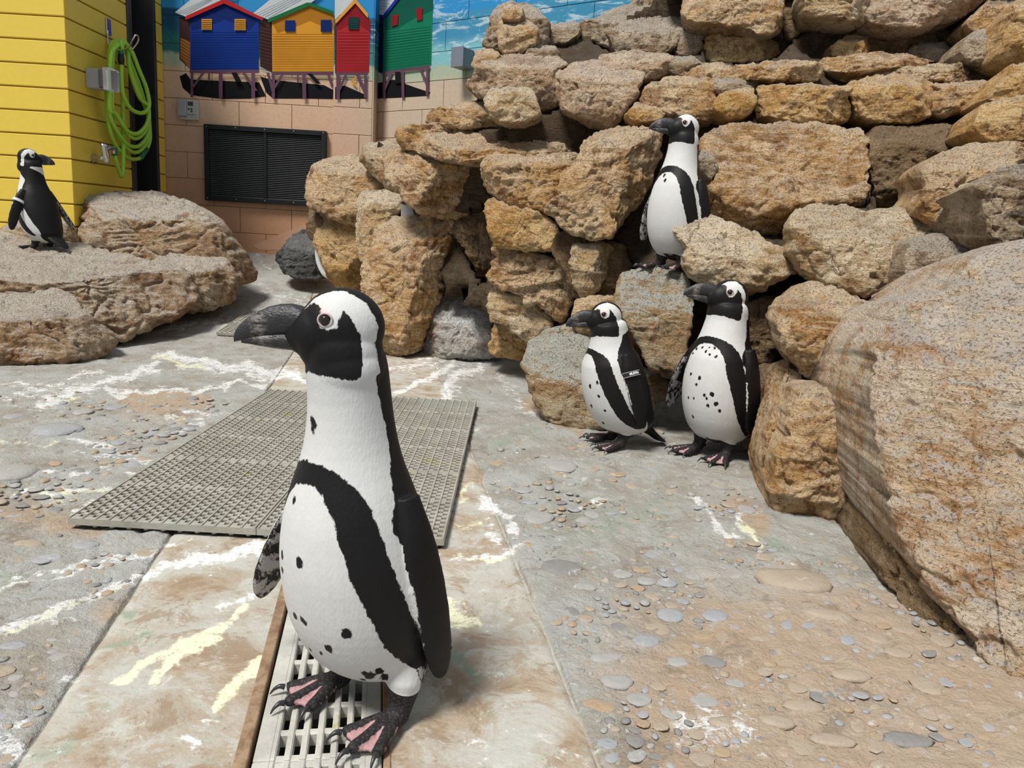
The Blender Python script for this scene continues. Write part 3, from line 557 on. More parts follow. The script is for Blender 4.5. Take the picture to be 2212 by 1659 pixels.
# ---------------------------------------------------------------- yellow boarded hut
YX, YY = -2.742, 4.80; BH = .134
YEL = plain('yellow_board_paint', (.72, .52, .065), .5, var=.06, scale=30, bump=.15); YEL2 = plain('yellow_board_joint', (.30, .19, .02), .8)
zb0 = at(0, 331, YY-.0)[2]
zref = hit(140, 343, (0, YY, 0), (0, -1, 0))[2]
def yellow():
    z0, z1 = .2, 2.9
    V1, F1 = box((YX-1.1, YY+.012+.05, (z0+z1)/2), (1.1-.014, 0, 0), (0, .05, 0), (0, 0, (z1-z0)/2))
    V2, F2 = box((YX-.012-.05, YY+.38, (z0+z1)/2), (.05, 0, 0), (0, .36, 0), (0, 0, (z1-z0)/2))
    V, Fc = merge([(V1, F1), (V2, F2)])
    root = add('wall_yellow', V, Fc, YEL2, smooth=False); tag(root, 'bright yellow wall of horizontal boards with dark joints', 'wall', kind='structure')
    z = zref-BH*9
    while z < z1:
        if z > .1:
            Vb, Fb = bevbox((YX-1.1, YY+.009, z+BH/2), (1.1, 0, 0), (0, .009, -.0016), (0, 0, BH/2-.0045), .003); add('board', under(root, Vb), Fb, YEL, root, smooth=False)
            Vb, Fb = bevbox((YX-.009, YY+.375, z+BH/2), (.009, 0, 0), (0, .357, 0), (0, 0, BH/2-.0045), .003); add('board', under(root, Vb), Fb, YEL, root, smooth=False)
        z += BH
    # strip of boards beyond the doorway
    V2, F2 = box((YX-.062, 6.0, (z0+z1)/2), (.05, 0, 0), (0, .06, 0), (0, 0, (z1-z0)/2)); r2 = add('wall_yellow_strip', V2, F2, YEL2, smooth=False); tag(r2, 'narrow yellow boarded strip between dark doorway and painted wall', 'wall', kind='structure')
    z = zref-BH*9
    while z < z1:
        if z > .1: Vb, Fb = bevbox((YX-.009, 6.0, z+BH/2), (.009, 0, 0), (0, .06, 0), (0, 0, BH/2-.004), .003); add('board', under(r2, Vb), Fb, YEL, r2, smooth=False)
        z += BH
    V3, F3 = box((YX-.30, 5.735, 1.55), (.02, 0, 0), (0, .22, 0), (0, 0, 1.35)); dr = add('door_1', V3, F3, plain('dark_doorway', (.009, .009, .011), .7), smooth=False); tag(dr, 'dark open doorway beside the yellow boards', 'door', kind='structure')
    for nm, yy, w, col in (('door_jamb', 5.56, .03, (.035, .033, .035)), ('door_jamb', 5.925, .018, (.02, .02, .022))):
        V3, F3 = bevbox((YX-.13, yy, 1.55), (.14, 0, 0), (0, w, 0), (0, 0, 1.35), .004); add(nm, under(dr, V3), F3, plain('jamb_paint_%d' % int(yy*100), col, .5), dr, smooth=False)
yellow()
# ---------------------------------------------------------------- hose, hook, tap and socket box on the side of the yellow wall
def onside(x, y, off): return hit(x, y, (YX+off, 0, 0), (1, 0, 0))
HOSE = plain('lime_hose_rubber', (.30, .56, .045), .42, var=.1, scale=60); DKG = plain('dark_green_fitting', (.01, .13, .06), .4); CHR = plain('chrome', (.55, .56, .58), .22, .95)
def hose():
    pts = []; loops = [(345, 0, .06), (330, 6, .075), (318, 3, .09), (300, 9, .105), (290, 5, .12), (244, 24, .135)]
    for i, (yb, dx, off) in enumerate(loops):
        j = i*3
        if i < 5: seq = [(246+j*1.2, 90+i*.8), (237+dx*.8, 115), (233+dx, 170), (231+dx*1.3, 235), (243+dx*1.4, yb-45), (270+dx, yb-8), (298, yb-2), (318, yb-25), (324-i, yb-60), (309-i*2, 210), (288-i*2, 150), (268+i*2, 103), (258+i*2, 89)]
        else: seq = [(262, 92), (264, 110), (262, 160), (266, 205), (284, 236), (308, 244), (322, 228), (316, 190), (300, 150), (285, 112), (270, 92), (264, 98), (261, 112)]
        for n_, (x, y) in enumerate(seq): pts.append(onside(x, y, off+.006*math.sin(n_)))
    start = [onside(247, 327, .10), onside(250, 345, .10), onside(257, 368, .09), onside(263, 381, .09), onside(266, 360, .08), onside(266, 300, .07), onside(264, 200, .07), onside(255, 110, .07)]
    P = catmull(start+pts, 6)
    root = empty('garden_hose', P[:, :].min(0)*0+np.array([YX+.09, 5.3, P[:, 2].min()]))
    V, Fc = tube(P, .0135, 8); add('hose_tube', under(root, V), Fc, HOSE, root)
    e = onside(261, 108, .14); f = onside(262, 140, .14)
    V, Fc = tube(np.array([e, e*.7+f*.3]), [.017, .017], 10); add('coupling', under(root, V), Fc, DKG, root)
    V, Fc = tube(np.array([e*.7+f*.3, e*.35+f*.65, f]), [.018, .021, .015], 10); add('nozzle', under(root, V), Fc, BLKM, root)
    e = onside(302, 343, .06); f = onside(316, 322, .06); V, Fc = tube(np.array([e, f]), .019, 10); add('coupling', under(root, V), Fc, DKG, root)
    e = onside(246, 318, .10); f = onside(248, 336, .10); V, Fc = tube(np.array([e, e*.66+f*.34, e*.33+f*.67, f]), [.018, .021, .018, .020], 10); add('coupling', under(root, V), Fc, DKG, root)
    tag(root, 'coiled lime green hose hanging on a wire hook', 'hose')
hose()
r_ = empty('hose_hook', onside(236, 100, .01)); 
V, Fc = bevbox(onside(234, 58, .006), (.005, 0, 0), (0, .028, 0), (0, 0, .05), .002); add('hook_plate', under(r_, V), Fc, CHR, r_, smooth=False)
w1 = [onside(233, 65, .012), onside(233, 90, .012), onside(236, 100, .03), onside(252, 108, .13), onside(276, 103, .24), onside(287, 85, .30), onside(293, 76, .32), onside(299, 80, .32), onside(297, 92, .30), onside(285, 108, .25)]
V, Fc = tube(catmull(w1, 8), .0045, 8); add('hook_wire', under(r_, V), Fc, CHR, r_); tag(r_, 'bent wire hook holding the green hose', 'hook')
r_ = empty('wall_tap', onside(204, 350, 0))
V, Fc = tube(np.array([onside(203, 343, .0), onside(203, 343, .012), onside(206, 343, .02), onside(214, 343, .05), onside(226, 343, .10)]), [.03, .03, .018, .016, .018], 14); add('tap_pipe', under(r_, V), Fc, CHR, r_)
V, Fc = tube(np.array([onside(228, 352, .10), onside(228, 335, .10), onside(224, 318, .10), onside(224, 312, .10)]), [.022, .024, .02, .026], 14); add('tap_body', under(r_, V), Fc, CHR, r_)
V, Fc = tube(catmull([onside(227, 327, .10), onside(236, 320, .10), onside(243, 322, .10), onside(246, 331, .10)], 6), .014, 12); add('spout', under(r_, V), Fc, CHR, r_)
tag(r_, 'chrome tap on the yellow wall feeding the green hose', 'tap')
r_ = empty('socket_box', onside(206, 190, 0))
V, Fc = bevbox(onside(211, 172, .05), (.05, 0, 0), (0, .05, 0), (0, 0, .058), .005); add('box_body', under(r_, V), Fc, GREYP, r_, smooth=False)
V, Fc = bevbox(onside(228, 172, .125), (.022, 0, 0), (0, .046, 0), (0, 0, .055), .004); add('socket_plate', under(r_, V), Fc, GREYD, r_, smooth=False)
V, Fc = bevbox(onside(240, 173, .175), (.026, 0, 0), (0, .055, 0), (0, 0, .064), .006); add('clear_cover', under(r_, V), Fc, CLEAR, r_, smooth=False)
tag(r_, 'grey socket box with clear cover beside the hose', 'box')
# ---------------------------------------------------------------- rock bank: stones set in mortar, crevice shade put into its colour
def build_bank():
    root = empty('rock_bank', (1.2, 3.2, 0.0)); tag(root, 'terraced bank of tan stones set in mortar with crevice shade painted in', 'rocks')
    T = dict(thick=.30)
    L = [
     # top tier
     ([(1046, 100), (1046, 80), (1057, 52), (1066, 22), (1094, 6), (1130, 5), (1163, 22), (1187, 52), (1183, 85), (1172, 100), (1150, 98), (1110, 110), (1075, 112)], 4.30, 'grey', dict(ridge=.3)),
     ([(1074, 66), (1084, 44), (1130, 40), (1158, 58), (1162, 88), (1140, 108), (1100, 116), (1080, 107)], 4.18, 'tan', dict(ridge=.2)),
     ([(1086, 40), (1090, 14), (1122, 10), (1132, 34), (1112, 44)], 4.2, 'tan', {}),
     ([(1132, 118), (1160, 100), (1195, 100), (1210, 118), (1190, 126), (1140, 126)], 4.12, 'grey', {}),
     ([(1178, 98), (1184, 70), (1190, 52), (1225, 50), (1252, 50), (1248, 76), (1225, 90), (1200, 94)], 4.35, 'grey', {}),
     ([(1245, 76), (1252, 48), (1290, 35), (1330, 16), (1360, 2), (1400, -22), (1484, -22), (1487, 30), (1504, 60), (1480, 92), (1460, 112), (1400, 120), (1340, 118), (1310, 105), (1290, 95)], 4.30, 'grey', dict(ridge=.5)),
     ([(1313, 70), (1340, 54), (1390, 45), (1440, 42), (1480, 60), (1462, 100), (1440, 115), (1400, 123), (1350, 121), (1328, 113), (1321, 90)], 4.12, 'grey', dict(ridge=.35)),
     ([(1454, 107), (1470, 75), (1500, 60), (1530, 54), (1547, 65), (1522, 80), (1516, 105), (1490, 120), (1465, 117)], 4.08, 'grey', {}),
     ([(1476, 20), (1485, -28), (1600, -28), (1687, -18), (1692, 30), (1682, 68), (1650, 74), (1620, 68), (1570, 52), (1500, 49), (1481, 38)], 3.88, 'tan', dict(notop=True)),
     ([(1522, 80), (1545, 70), (1620, 78), (1680, 86), (1708, 92), (1690, 112), (1650, 133), (1600, 136), (1526, 130)], 3.95, 'gold', dict(ridge=.12)),
     ([(1690, 30), (1700, -12), (1727, -12), (1740, 40), (1725, 72), (1705, 86), (1691, 60)], 4.0, 'brown', {}),
     ([(1736, 20), (1734, -28), (1870, -28), (1876, 20), (1868, 48), (1800, 36), (1745, 36)], 3.72, 'pale', dict(notop=True)),
     ([(1872, 20), (1876, -28), (1990, -28), (2118, -22), (2132, 0), (2085, 36), (2040, 46), (2000, 60), (1930, 60), (1870, 48)], 3.64, 'pink', dict(notop=True)),
     ([(1708, 84), (1735, 55), (1800, 44), (1880, 55), (2000, 65), (2092, 45), (2086, 80), (2076, 112), (2060, 130), (1950, 127), (1870, 122), (1780, 125), (1740, 114)], 3.86, 'brown', dict(notop=True, amp=1.6, chips=9)),
     ([(1795, 100), (1830, 80), (1880, 78), (1885, 105), (1860, 122), (1800, 122)], 3.78, 'gold', {}),
     ([(1960, 118), (1980, 96), (2050, 92), (2075, 112), (2062, 130), (1990, 132)], 3.75, 'grey', {}),
     ([(2086, 52), (2110, 28), (2140, 4), (2192, -12), (2207, 10), (2192, 50), (2162, 70), (2110, 72)], 3.58, 'tan', {}),
     ([(2074, 112), (2085, 86), (2110, 70), (2162, 68), (2172, 90), (2162, 132), (2130, 140), (2090, 132)], 3.40, 'grey', dict(ridge=.2)),
     ([(2148, 130), (2160, 80), (2176, 40), (2200, 0), (2300, -30), (2380, 60), (2330, 130), (2212, 147), (2175, 150)], 3.2, 'gold', {}),
     # second tier
     ([(1022, 142), (1028, 112), (1050, 105), (1078, 118), (1060, 137), (1040, 152)], 4.10, 'tan', {}),
     ([(1011, 180), (1030, 150), (1055, 125), (1120, 118), (1207, 121), (1228, 140), (1207, 160), (1206, 226), (1170, 242), (1130, 217), (1060, 212), (1028, 204)], 3.95, 'pink', dict(ridge=.22)),
     ([(1050, 216), (1060, 192), (1100, 189), (1146, 191), (1157, 215), (1167, 245), (1130, 262), (1090, 262), (1057, 250)], 3.70, 'pale', dict(ridge=.15)),
     ([(1198, 180), (1204, 152), (1260, 135), (1340, 130), (1390, 160), (1374, 200), (1368, 218), (1340, 262), (1320, 274), (1280, 267), (1240, 247), (1213, 237)], 3.60, 'pink', dict(ridge=.30, planes=[((1255, 200), (-.85, -.5, 0))])),
     ([(1288, 141), (1300, 119), (1340, 114), (1440, 117), (1468, 135), (1452, 157), (1390, 170), (1330, 160)], 3.72, 'pink', dict(ridge=.35)),
     ([(1440, 150), (1450, 128), (1490, 122), (1524, 140), (1500, 150), (1470, 165)], 3.7, 'grey', {}),
     ([(1478, 170), (1495, 148), (1530, 139), (1578, 142), (1570, 167), (1530, 174)], 3.58, 'tan', {}),
     ([(1383, 232), (1394, 186), (1430, 170), (1532, 167), (1546, 200), (1550, 240), (1536, 264), (1480, 252), (1430, 242), (1400, 242)], 3.42, 'tan', dict(ridge=.12)),
     ([(1352, 247), (1375, 225), (1410, 232), (1437, 246), (1420, 260), (1370, 262)], 3.42, 'gold', {}),
     ([(1532, 185), (1545, 172), (1600, 172), (1640, 178), (1625, 195), (1560, 204)], 3.4, 'grey', {}),
     ([(1545, 230), (1555, 205), (1590, 194), (1627, 191), (1634, 220), (1617, 247), (1580, 254), (1554, 246)], 3.28, 'gold', dict(ridge=.15)),
     ([(1632, 186), (1700, 183), (1832, 184), (1840, 220), (1836, 260), (1800, 265), (1720, 262), (1650, 252), (1639, 220)], 3.25, 'gold', dict(ridge=.10)),
     ([(1827, 191), (1850, 172), (1960, 164), (2012, 180), (2012, 247), (1960, 268), (1900, 264), (1848, 252), (1839, 215)], 3.22, 'gold', dict(ridge=.20)),
     ([(2010, 183), (2090, 177), (2158, 174), (2152, 195), (2112, 237), (2070, 242), (2040, 254), (2012, 246)], 3.2, 'tan', dict(ridge=.2)),
     ([(1562, 171), (1580, 145), (1640, 137), (1720, 131), (1772, 135), (1780, 160), (1765, 174), (1680, 172), (1600, 174)], 3.38, 'tan', dict(ridge=.35)),
     ([(1768, 151), (1775, 130), (1850, 119), (1960, 117), (2015, 132), (1990, 143), (1900, 149), (1830, 157)], 3.45, 'tan', dict(ridge=.4)),
     ([(1815, 174), (1830, 155), (1900, 149), (2000, 139), (2100, 136), (2162, 144), (2181, 158), (2162, 174), (2070, 177), (1960, 170), (1880, 182)], 3.34, 'tan', dict(ridge=.3)),
     ([(2128, 217), (2150, 190), (2175, 165), (2186, 143), (2300, 128), (2400, 170), (2330, 217), (2160, 222)], 2.85, 'gold', {}),
     ([(2101, 282), (2115, 240), (2150, 214), (2290, 205), (2380, 250), (2330, 305), (2180, 310), (2130, 303)], 2.68, 'gold', dict(ridge=.12)),
     # middle tier, right
     ([(1516, 322), (1526, 290), (1570, 273), (1700, 268), (1852, 273), (1882, 300), (1884, 400), (1872, 443), (1790, 448), (1742, 457), (1720, 482), (1713, 508), (1650, 513), (1560, 483), (1528, 448), (1526, 400), (1538, 352)], 2.92, 'tan', dict(ridge=.24, planes=[((1560, 400), (-.8, -.6, 0.1)), ((1700, 445), (-.1, -.8, .65))], amp=1.3)),
     ([(1510, 345), (1520, 325), (1545, 340), (1548, 370), (1535, 385), (1518, 372)], 3.02, 'grey', {}),
     ([(1880, 300), (1890, 273), (2000, 270), (2080, 283), (2124, 300), (2062, 322), (2012, 342), (1992, 362), (1992, 422), (1977, 453), (1900, 453), (1886, 400)], 3.02, 'brown', dict(ridge=.25)),
     ([(1458, 502), (1468, 464), (1510, 458), (1560, 474), (1640, 510), (1718, 545), (1728, 582), (1692, 603), (1640, 633), (1590, 643), (1540, 622), (1500, 602), (1476, 572), (1478, 532)], 2.66, 'pale', dict(ridge=.52, top=(-.12, -.6, .8))),
     ([(1708, 547), (1716, 470), (1750, 446), (1800, 440), (1860, 453), (1980, 448), (2027, 490), (2034, 507), (1962, 522), (1947, 572), (1952, 622), (1932, 638), (1850, 638), (1790, 628), (1743, 597)], 2.45, 'pale', dict(ridge=.42, top=(-.1, -.5, .86), planes=[((1760, 540), (-.8, -.6, 0))])),
     ([(1947, 622), (1954, 562), (1970, 520), (2040, 504), (2114, 518), (2102, 562), (2083, 612), (2012, 633), (1965, 655)], 2.26, 'grey', dict(ridge=.28)),
     ([(1977, 462), (1985, 435), (1998, 410), (1990, 370), (2010, 344), (2060, 324), (2120, 308), (2280, 300), (2320, 330), (2200, 365), (2152, 392), (2133, 422), (2132, 472), (2112, 493), (2060, 501), (2010, 482)], 2.45, 'tan', dict(ridge=.32, centre=(2060, 400))),
     ([(2040, 475), (2060, 440), (2110, 425), (2135, 450), (2125, 490), (2070, 502)], 2.36, 'grey', {}),
     ([(2126, 482), (2128, 424), (2106, 402), (2140, 385), (2212, 353), (2330, 335), (2440, 400), (2420, 530), (2300, 560), (2180, 543), (2140, 523)], 2.05, 'grey', dict(ridge=.2, centre=(2180, 450))),
     ([(1680, 692), (1688, 660), (1730, 623), (1745, 610), (1800, 623), (1880, 653), (1938, 664), (1933, 722), (1903, 747), (1888, 792), (1893, 841), (1830, 841), (1760, 833), (1723, 792), (1693, 757)], 2.20, 'tan', dict(ridge=.34, top=(-.15, -.5, .85), planes=[((1770, 760), (-.3, -.75, -.55))])),
     ([(1642, 1000), (1670, 900), (1690, 840), (1700, 783), (1733, 800), (1738, 836), (1708, 872), (1684, 950), (1664, 1030), (1650, 1090), (1640, 1050)], 2.12, 'tan', dict(notop=True, rim=.03, thick=.2)),
     # middle tier, left of the niche
     ([(920, 264), (935, 237), (1000, 224), (1052, 219), (1067, 250), (1078, 274), (1000, 275), (945, 270)], 4.10, 'tan', {}),
     ([(857, 302), (868, 274), (950, 262), (1050, 262), (1130, 260), (1210, 244), (1292, 260), (1324, 275), (1284, 302), (1232, 334), (1150, 352), (1060, 347), (1000, 353), (930, 338), (878, 324)], 3.78, 'tan', dict(ridge=.75, top=(-.1, -.35, .93))),
     ([(1042, 384), (1043, 350), (1070, 334), (1150, 334), (1232, 329), (1266, 340), (1242, 372), (1217, 402), (1207, 432), (1192, 463), (1130, 448), (1085, 433), (1056, 412)], 3.52, 'tan', dict(ridge=.22, amp=1.3)),
     ([(1176, 462), (1188, 430), (1208, 420), (1213, 380), (1248, 340), (1260, 300), (1320, 277), (1422, 284), (1420, 332), (1402, 402), (1372, 443), (1342, 483), (1322, 515), (1275, 518), (1218, 492)], 3.16, 'tan', dict(ridge=.16, planes=[((1345, 400), (.7, -.7, 0.0))], chips=3, amp=1.2)),
     ([(1046, 457), (1063, 429), (1100, 434), (1160, 455), (1203, 480), (1208, 512), (1187, 543), (1120, 538), (1068, 528)], 3.50, 'gold', dict(ridge=.2)),
     ([(828, 332), (858, 304), (930, 320), (1000, 346), (1047, 351), (1053, 402), (1063, 442), (1022, 473), (960, 470), (900, 455), (868, 423), (838, 383)], 4.02, 'tan', dict(ridge=.3, planes=[((925, 400), (.5, -.8, -.3))], chips=3)),
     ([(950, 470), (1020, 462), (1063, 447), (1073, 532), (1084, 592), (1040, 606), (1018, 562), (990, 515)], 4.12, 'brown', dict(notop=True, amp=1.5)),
     ([(660, 402), (663, 380), (680, 353), (740, 339), (790, 336), (833, 370), (838, 412), (810, 418), (782, 424), (778, 472), (774, 494), (720, 474), (690, 458), (664, 442)], 4.90, 'tan', dict(ridge=.25)),
     ([(778, 347), (790, 313), (850, 303), (862, 320), (842, 350), (862, 400), (871, 417), (840, 421), (826, 395), (798, 370)], 4.72, 'pale', dict(centre=(825, 360))),
     ([(677, 522), (683, 480), (700, 460), (740, 465), (775, 492), (774, 562), (782, 602), (779, 630), (740, 626), (713, 606), (697, 562)], 4.95, 'gold', dict(notop=True)),
     ([(663, 502), (670, 455), (692, 460), (698, 492), (684, 524)], 5.05, 'brown', {}),
     ([(772, 442), (780, 416), (830, 412), (864, 424), (871, 457), (847, 474), (832, 504), (802, 544), (785, 566), (770, 544)], 4.50, 'pale', dict(ridge=.18)),
     ([(1060, 606), (1070, 542), (1110, 530), (1180, 545), (1228, 571), (1243, 622), (1228, 683), (1200, 694), (1170, 664), (1120, 643)], 3.52, 'tan', dict(ridge=.15, amp=1.3, strata=2.5)),
     ([(1055, 650), (1073, 600), (1130, 638), (1193, 690), (1184, 735), (1150, 748), (1100, 706), (1062, 696)], 3.58, 'pale', dict(notop=True, strata=2.5)),
     ([(1060, 720), (1075, 690), (1120, 715), (1160, 745), (1150, 775), (1100, 775), (1062, 762)], 3.75, 'gold', dict(amp=1.4)),
     ([(1192, 542), (1203, 505), (1240, 499), (1302, 518), (1345, 530), (1365, 590), (1345, 650), (1282, 645), (1240, 643), (1222, 592)], 3.28, 'brown', {}),
     ([(1233, 582), (1238, 531), (1300, 524), (1324, 540), (1303, 602), (1272, 654), (1244, 622)], 3.18, 'pale', dict(ridge=.1, planes=[((1285, 570), (.8, -.6, 0))])),
     ([(2300, 330), (2330, 250), (2480, 230), (2600, 280), (2580, 390), (2440, 400)], 2.3, 'tan', {}),
     ([(2330, 215), (2390, 120), (2520, 90), (2620, 150), (2590, 240), (2440, 250)], 2.6, 'grey', {}),
     ([(2370, 100), (2330, -20), (2480, -40), (2600, 10), (2560, 100)], 3.0, 'tan', {}),
     # foot of the bank
     ([(1327, 642), (1343, 595), (1400, 577), (1452, 577), (1493, 610), (1500, 682), (1486, 742), (1476, 805), (1440, 818), (1398, 784), (1373, 722), (1348, 702)], 2.72, 'green', dict(ridge=.42, top=(-.25, -.6, .75))),
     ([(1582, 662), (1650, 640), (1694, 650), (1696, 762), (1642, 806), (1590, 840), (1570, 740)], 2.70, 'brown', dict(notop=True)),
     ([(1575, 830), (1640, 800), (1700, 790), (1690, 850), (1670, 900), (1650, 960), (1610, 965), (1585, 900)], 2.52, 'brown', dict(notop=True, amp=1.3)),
     ([(1232, 700), (1245, 650), (1300, 640), (1345, 650), (1370, 720), (1400, 785), (1330, 785), (1280, 740)], 3.05, 'tan', dict(notop=True)),
    ]
    for i, (poly, d, m, kw) in enumerate(L):
        a = dict(T); a.update(kw); rock(poly, d, m, parent=root, seed=11+i*7, step=4.6 if d < 3 else 3.6, **a)
    # mortar behind the stones: a thick skin that follows them
    hull = np.array([(690, 470), (715, 400), (800, 345), (880, 315), (950, 262), (1040, 205), (1060, 100), (1085, 40), (1160, 45), (1190, 75), (1280, 70), (1400, 10), (1440, -40), (2640, -40), (2640, 620), (2400, 760), (1960, 1140), (1720, 1090), (1670, 1000), (1640, 950), (1560, 900), (1450, 850), (1300, 790), (1150, 740), (1075, 730), (1040, 620), (960, 610), (900, 520), (820, 540), (760, 600), (705, 560)], float)
    R = np.array(ROCKPTS); st = 9; gx = np.arange(680, 2660, st); gy = np.arange(-48, 1160, st); GX, GY = np.meshgrid(gx, gy); Q = np.stack([GX.ravel(), GY.ravel()], 1).astype(float)
    d2 = ((Q[:, None]-R[None, :, :2])**2).sum(2); w = 1/(d2+900)**1.7; dep = (w*R[None, :, 2]).sum(1)/w.sum(1)+.13
    nx_ = np.exp(-(((Q-np.array([1470, 420]))/np.array([75, 150]))**2).sum(1)); dep = dep+nx_*.32
    dep += .07*fbm(np.c_[Q*.02, np.zeros(len(Q))], 4, 77)+.03*np.abs(fbm(np.c_[Q*.05, np.zeros(len(Q))], 3, 78))
    for poly, d, m, kw in L:
        sd_ = poly_sdf(Q, np.asarray(poly, float)); dep = np.where(sd_ < 6, np.maximum(dep, d+.11), dep)
    V = CAM+rays(Q)*dep[:, None]; inside = poly_sdf(Q, hull) < 0; idx = np.arange(len(Q)).reshape(GX.shape)
    Fc = [f for f in np.stack([idx[:-1, :-1], idx[1:, :-1], idx[1:, 1:], idx[:-1, 1:]], -1).reshape(-1, 4) if inside[f].all()]
    use = np.unique(np.array(Fc)); mp = -np.ones(len(Q), int); mp[use] = np.arange(len(use))
    o = add('mortar', under(root, V[use]), [[mp[i] for i in f] for f in Fc], RM['mortar'], root)
    md = o.modifiers.new('skin', 'SOLIDIFY'); md.thickness = .12; md.offset = -1
    return root
BANK = build_bank()
# ---------------------------------------------------------------- free standing rocks
rock([(775, 642), (778, 582), (798, 530), (828, 490), (853, 467), (910, 464), (972, 453), (988, 480), (963, 562), (948, 642), (922, 704), (907, 760), (850, 775), (808, 748), (788, 702)], 4.10, 'tan', 'standing_boulder', None, 'upright tan boulder with whitened shoulder beside the stained runnel', 'rock', ridge=.22, top=(-.3, -.5, .8), planes=[((915, 560), (.65, -.75, -.1)), ((830, 560), (-.6, -.7, .35))], seed=301, chips=3, thick=.35, step=3.6, amp=1.1)
rock([(945, 545), (955, 477), (975, 453), (1002, 480), (1014, 540), (1018, 582), (990, 608), (952, 606)], 4.28, 'grey', 'brown_rock', None, 'dark brown rock wedged behind the upright boulder', 'rock', seed=302, step=3.6, thick=.25)
rock([(900, 764), (930, 692), (945, 640), (958, 606), (1010, 594), (1072, 600), (1072, 660), (1066, 704), (1082, 764), (1040, 774), (950, 776)], 4.12, 'runnel', 'runnel_rock', None, 'low sloping rock washed white between boulder and stone bank', 'rock', ridge=.62, top=(-.1, -.55, .83), seed=303, step=3.6, thick=.4, rim=.04)
rock([(1126, 782), (1143, 740), (1190, 713), (1237, 702), (1272, 728), (1332, 778), (1432, 812), (1450, 852), (1402, 890), (1302, 924), (1240, 930), (1178, 900), (1142, 846)], 2.80, 'green', 'foot_rock', None, 'low rounded rock with green-grey top behind two penguins', 'rock', ridge=.55, top=(-.15, -.42, .9), seed=304, thick=.3, planes=[((1200, 830), (-.5, -.85, .1))])
rock([(1662, 1104), (1674, 1020), (1692, 950), (1708, 880), (1726, 848), (1760, 836), (1893, 844), (1900, 900), (1905, 980), (1920, 1060), (1940, 1100), (1936, 1158), (1893, 1202), (1830, 1210), (1770, 1192), (1706, 1140), (1670, 1116)], 1.92, 'tan', 'block_boulder', None, 'squarish pitted boulder standing on the pebbled floor', 'rock', ridge=.10, planes=[((1760, 1090), (-.15, -.75, -.65)), ((1870, 1000), (.75, -.65, -.1))], seed=305, thick=.45, amp=1.1, step=4.5, chips=4)
BP = [(1886, 902), (1881, 862), (1902, 750), (1928, 690), (1958, 648), (2040, 626), (2080, 596), (2100, 556), (2150, 536), (2300, 530), (2330, 1100), (2330, 1760), (2222, 1760), (2184, 1570), (2150, 1480), (2110, 1402), (2060, 1334), (2010, 1288), (1960, 1206), (1928, 1110), (1912, 1040), (1897, 960)]
rock(BP, 1.42, 'big', 'big_boulder', None, 'huge smooth boulder with orange streaks sloping down to the floor', 'rock', n=(-.62, -.62, .48), notop=True, planes=[((2000, 1000), (-.78, -.5, .36)), ((2050, 780), (-.45, -.45, .78))], seed=306, thick=.6, step=5.2, chips=0, centre=(2120, 1050), rim=.028, amp=.8, strata=.5)
rock([(2350, 600), (2460, 520), (2640, 600), (2780, 850), (2820, 1250), (2780, 1800), (2350, 1800)], 1.12, 'big', 'rock', BANK, n=(-.25, -.8, .55), notop=True, seed=309, thick=.4, step=8, chips=3, rim=.06, amp=.8, back=(.85, .5, 0))
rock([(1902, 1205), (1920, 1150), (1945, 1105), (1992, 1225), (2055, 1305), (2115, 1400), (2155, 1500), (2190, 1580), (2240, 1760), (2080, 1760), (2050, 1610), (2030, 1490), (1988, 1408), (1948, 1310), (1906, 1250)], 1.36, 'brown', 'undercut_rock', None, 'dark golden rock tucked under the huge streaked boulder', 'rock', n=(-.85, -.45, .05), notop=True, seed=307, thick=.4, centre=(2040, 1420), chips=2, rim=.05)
rock([(598, 562), (602, 545), (640, 505), (655, 498), (684, 522), (694, 562), (704, 600), (650, 604), (615, 590)], 5.30, 'black', 'dark_rock', None, 'charcoal grey loose rock at the foot of the painted wall', 'rock', ridge=.4, planes=[((630, 560), (-.6, -.8, .1))], seed=308, thick=.25, step=2.5)
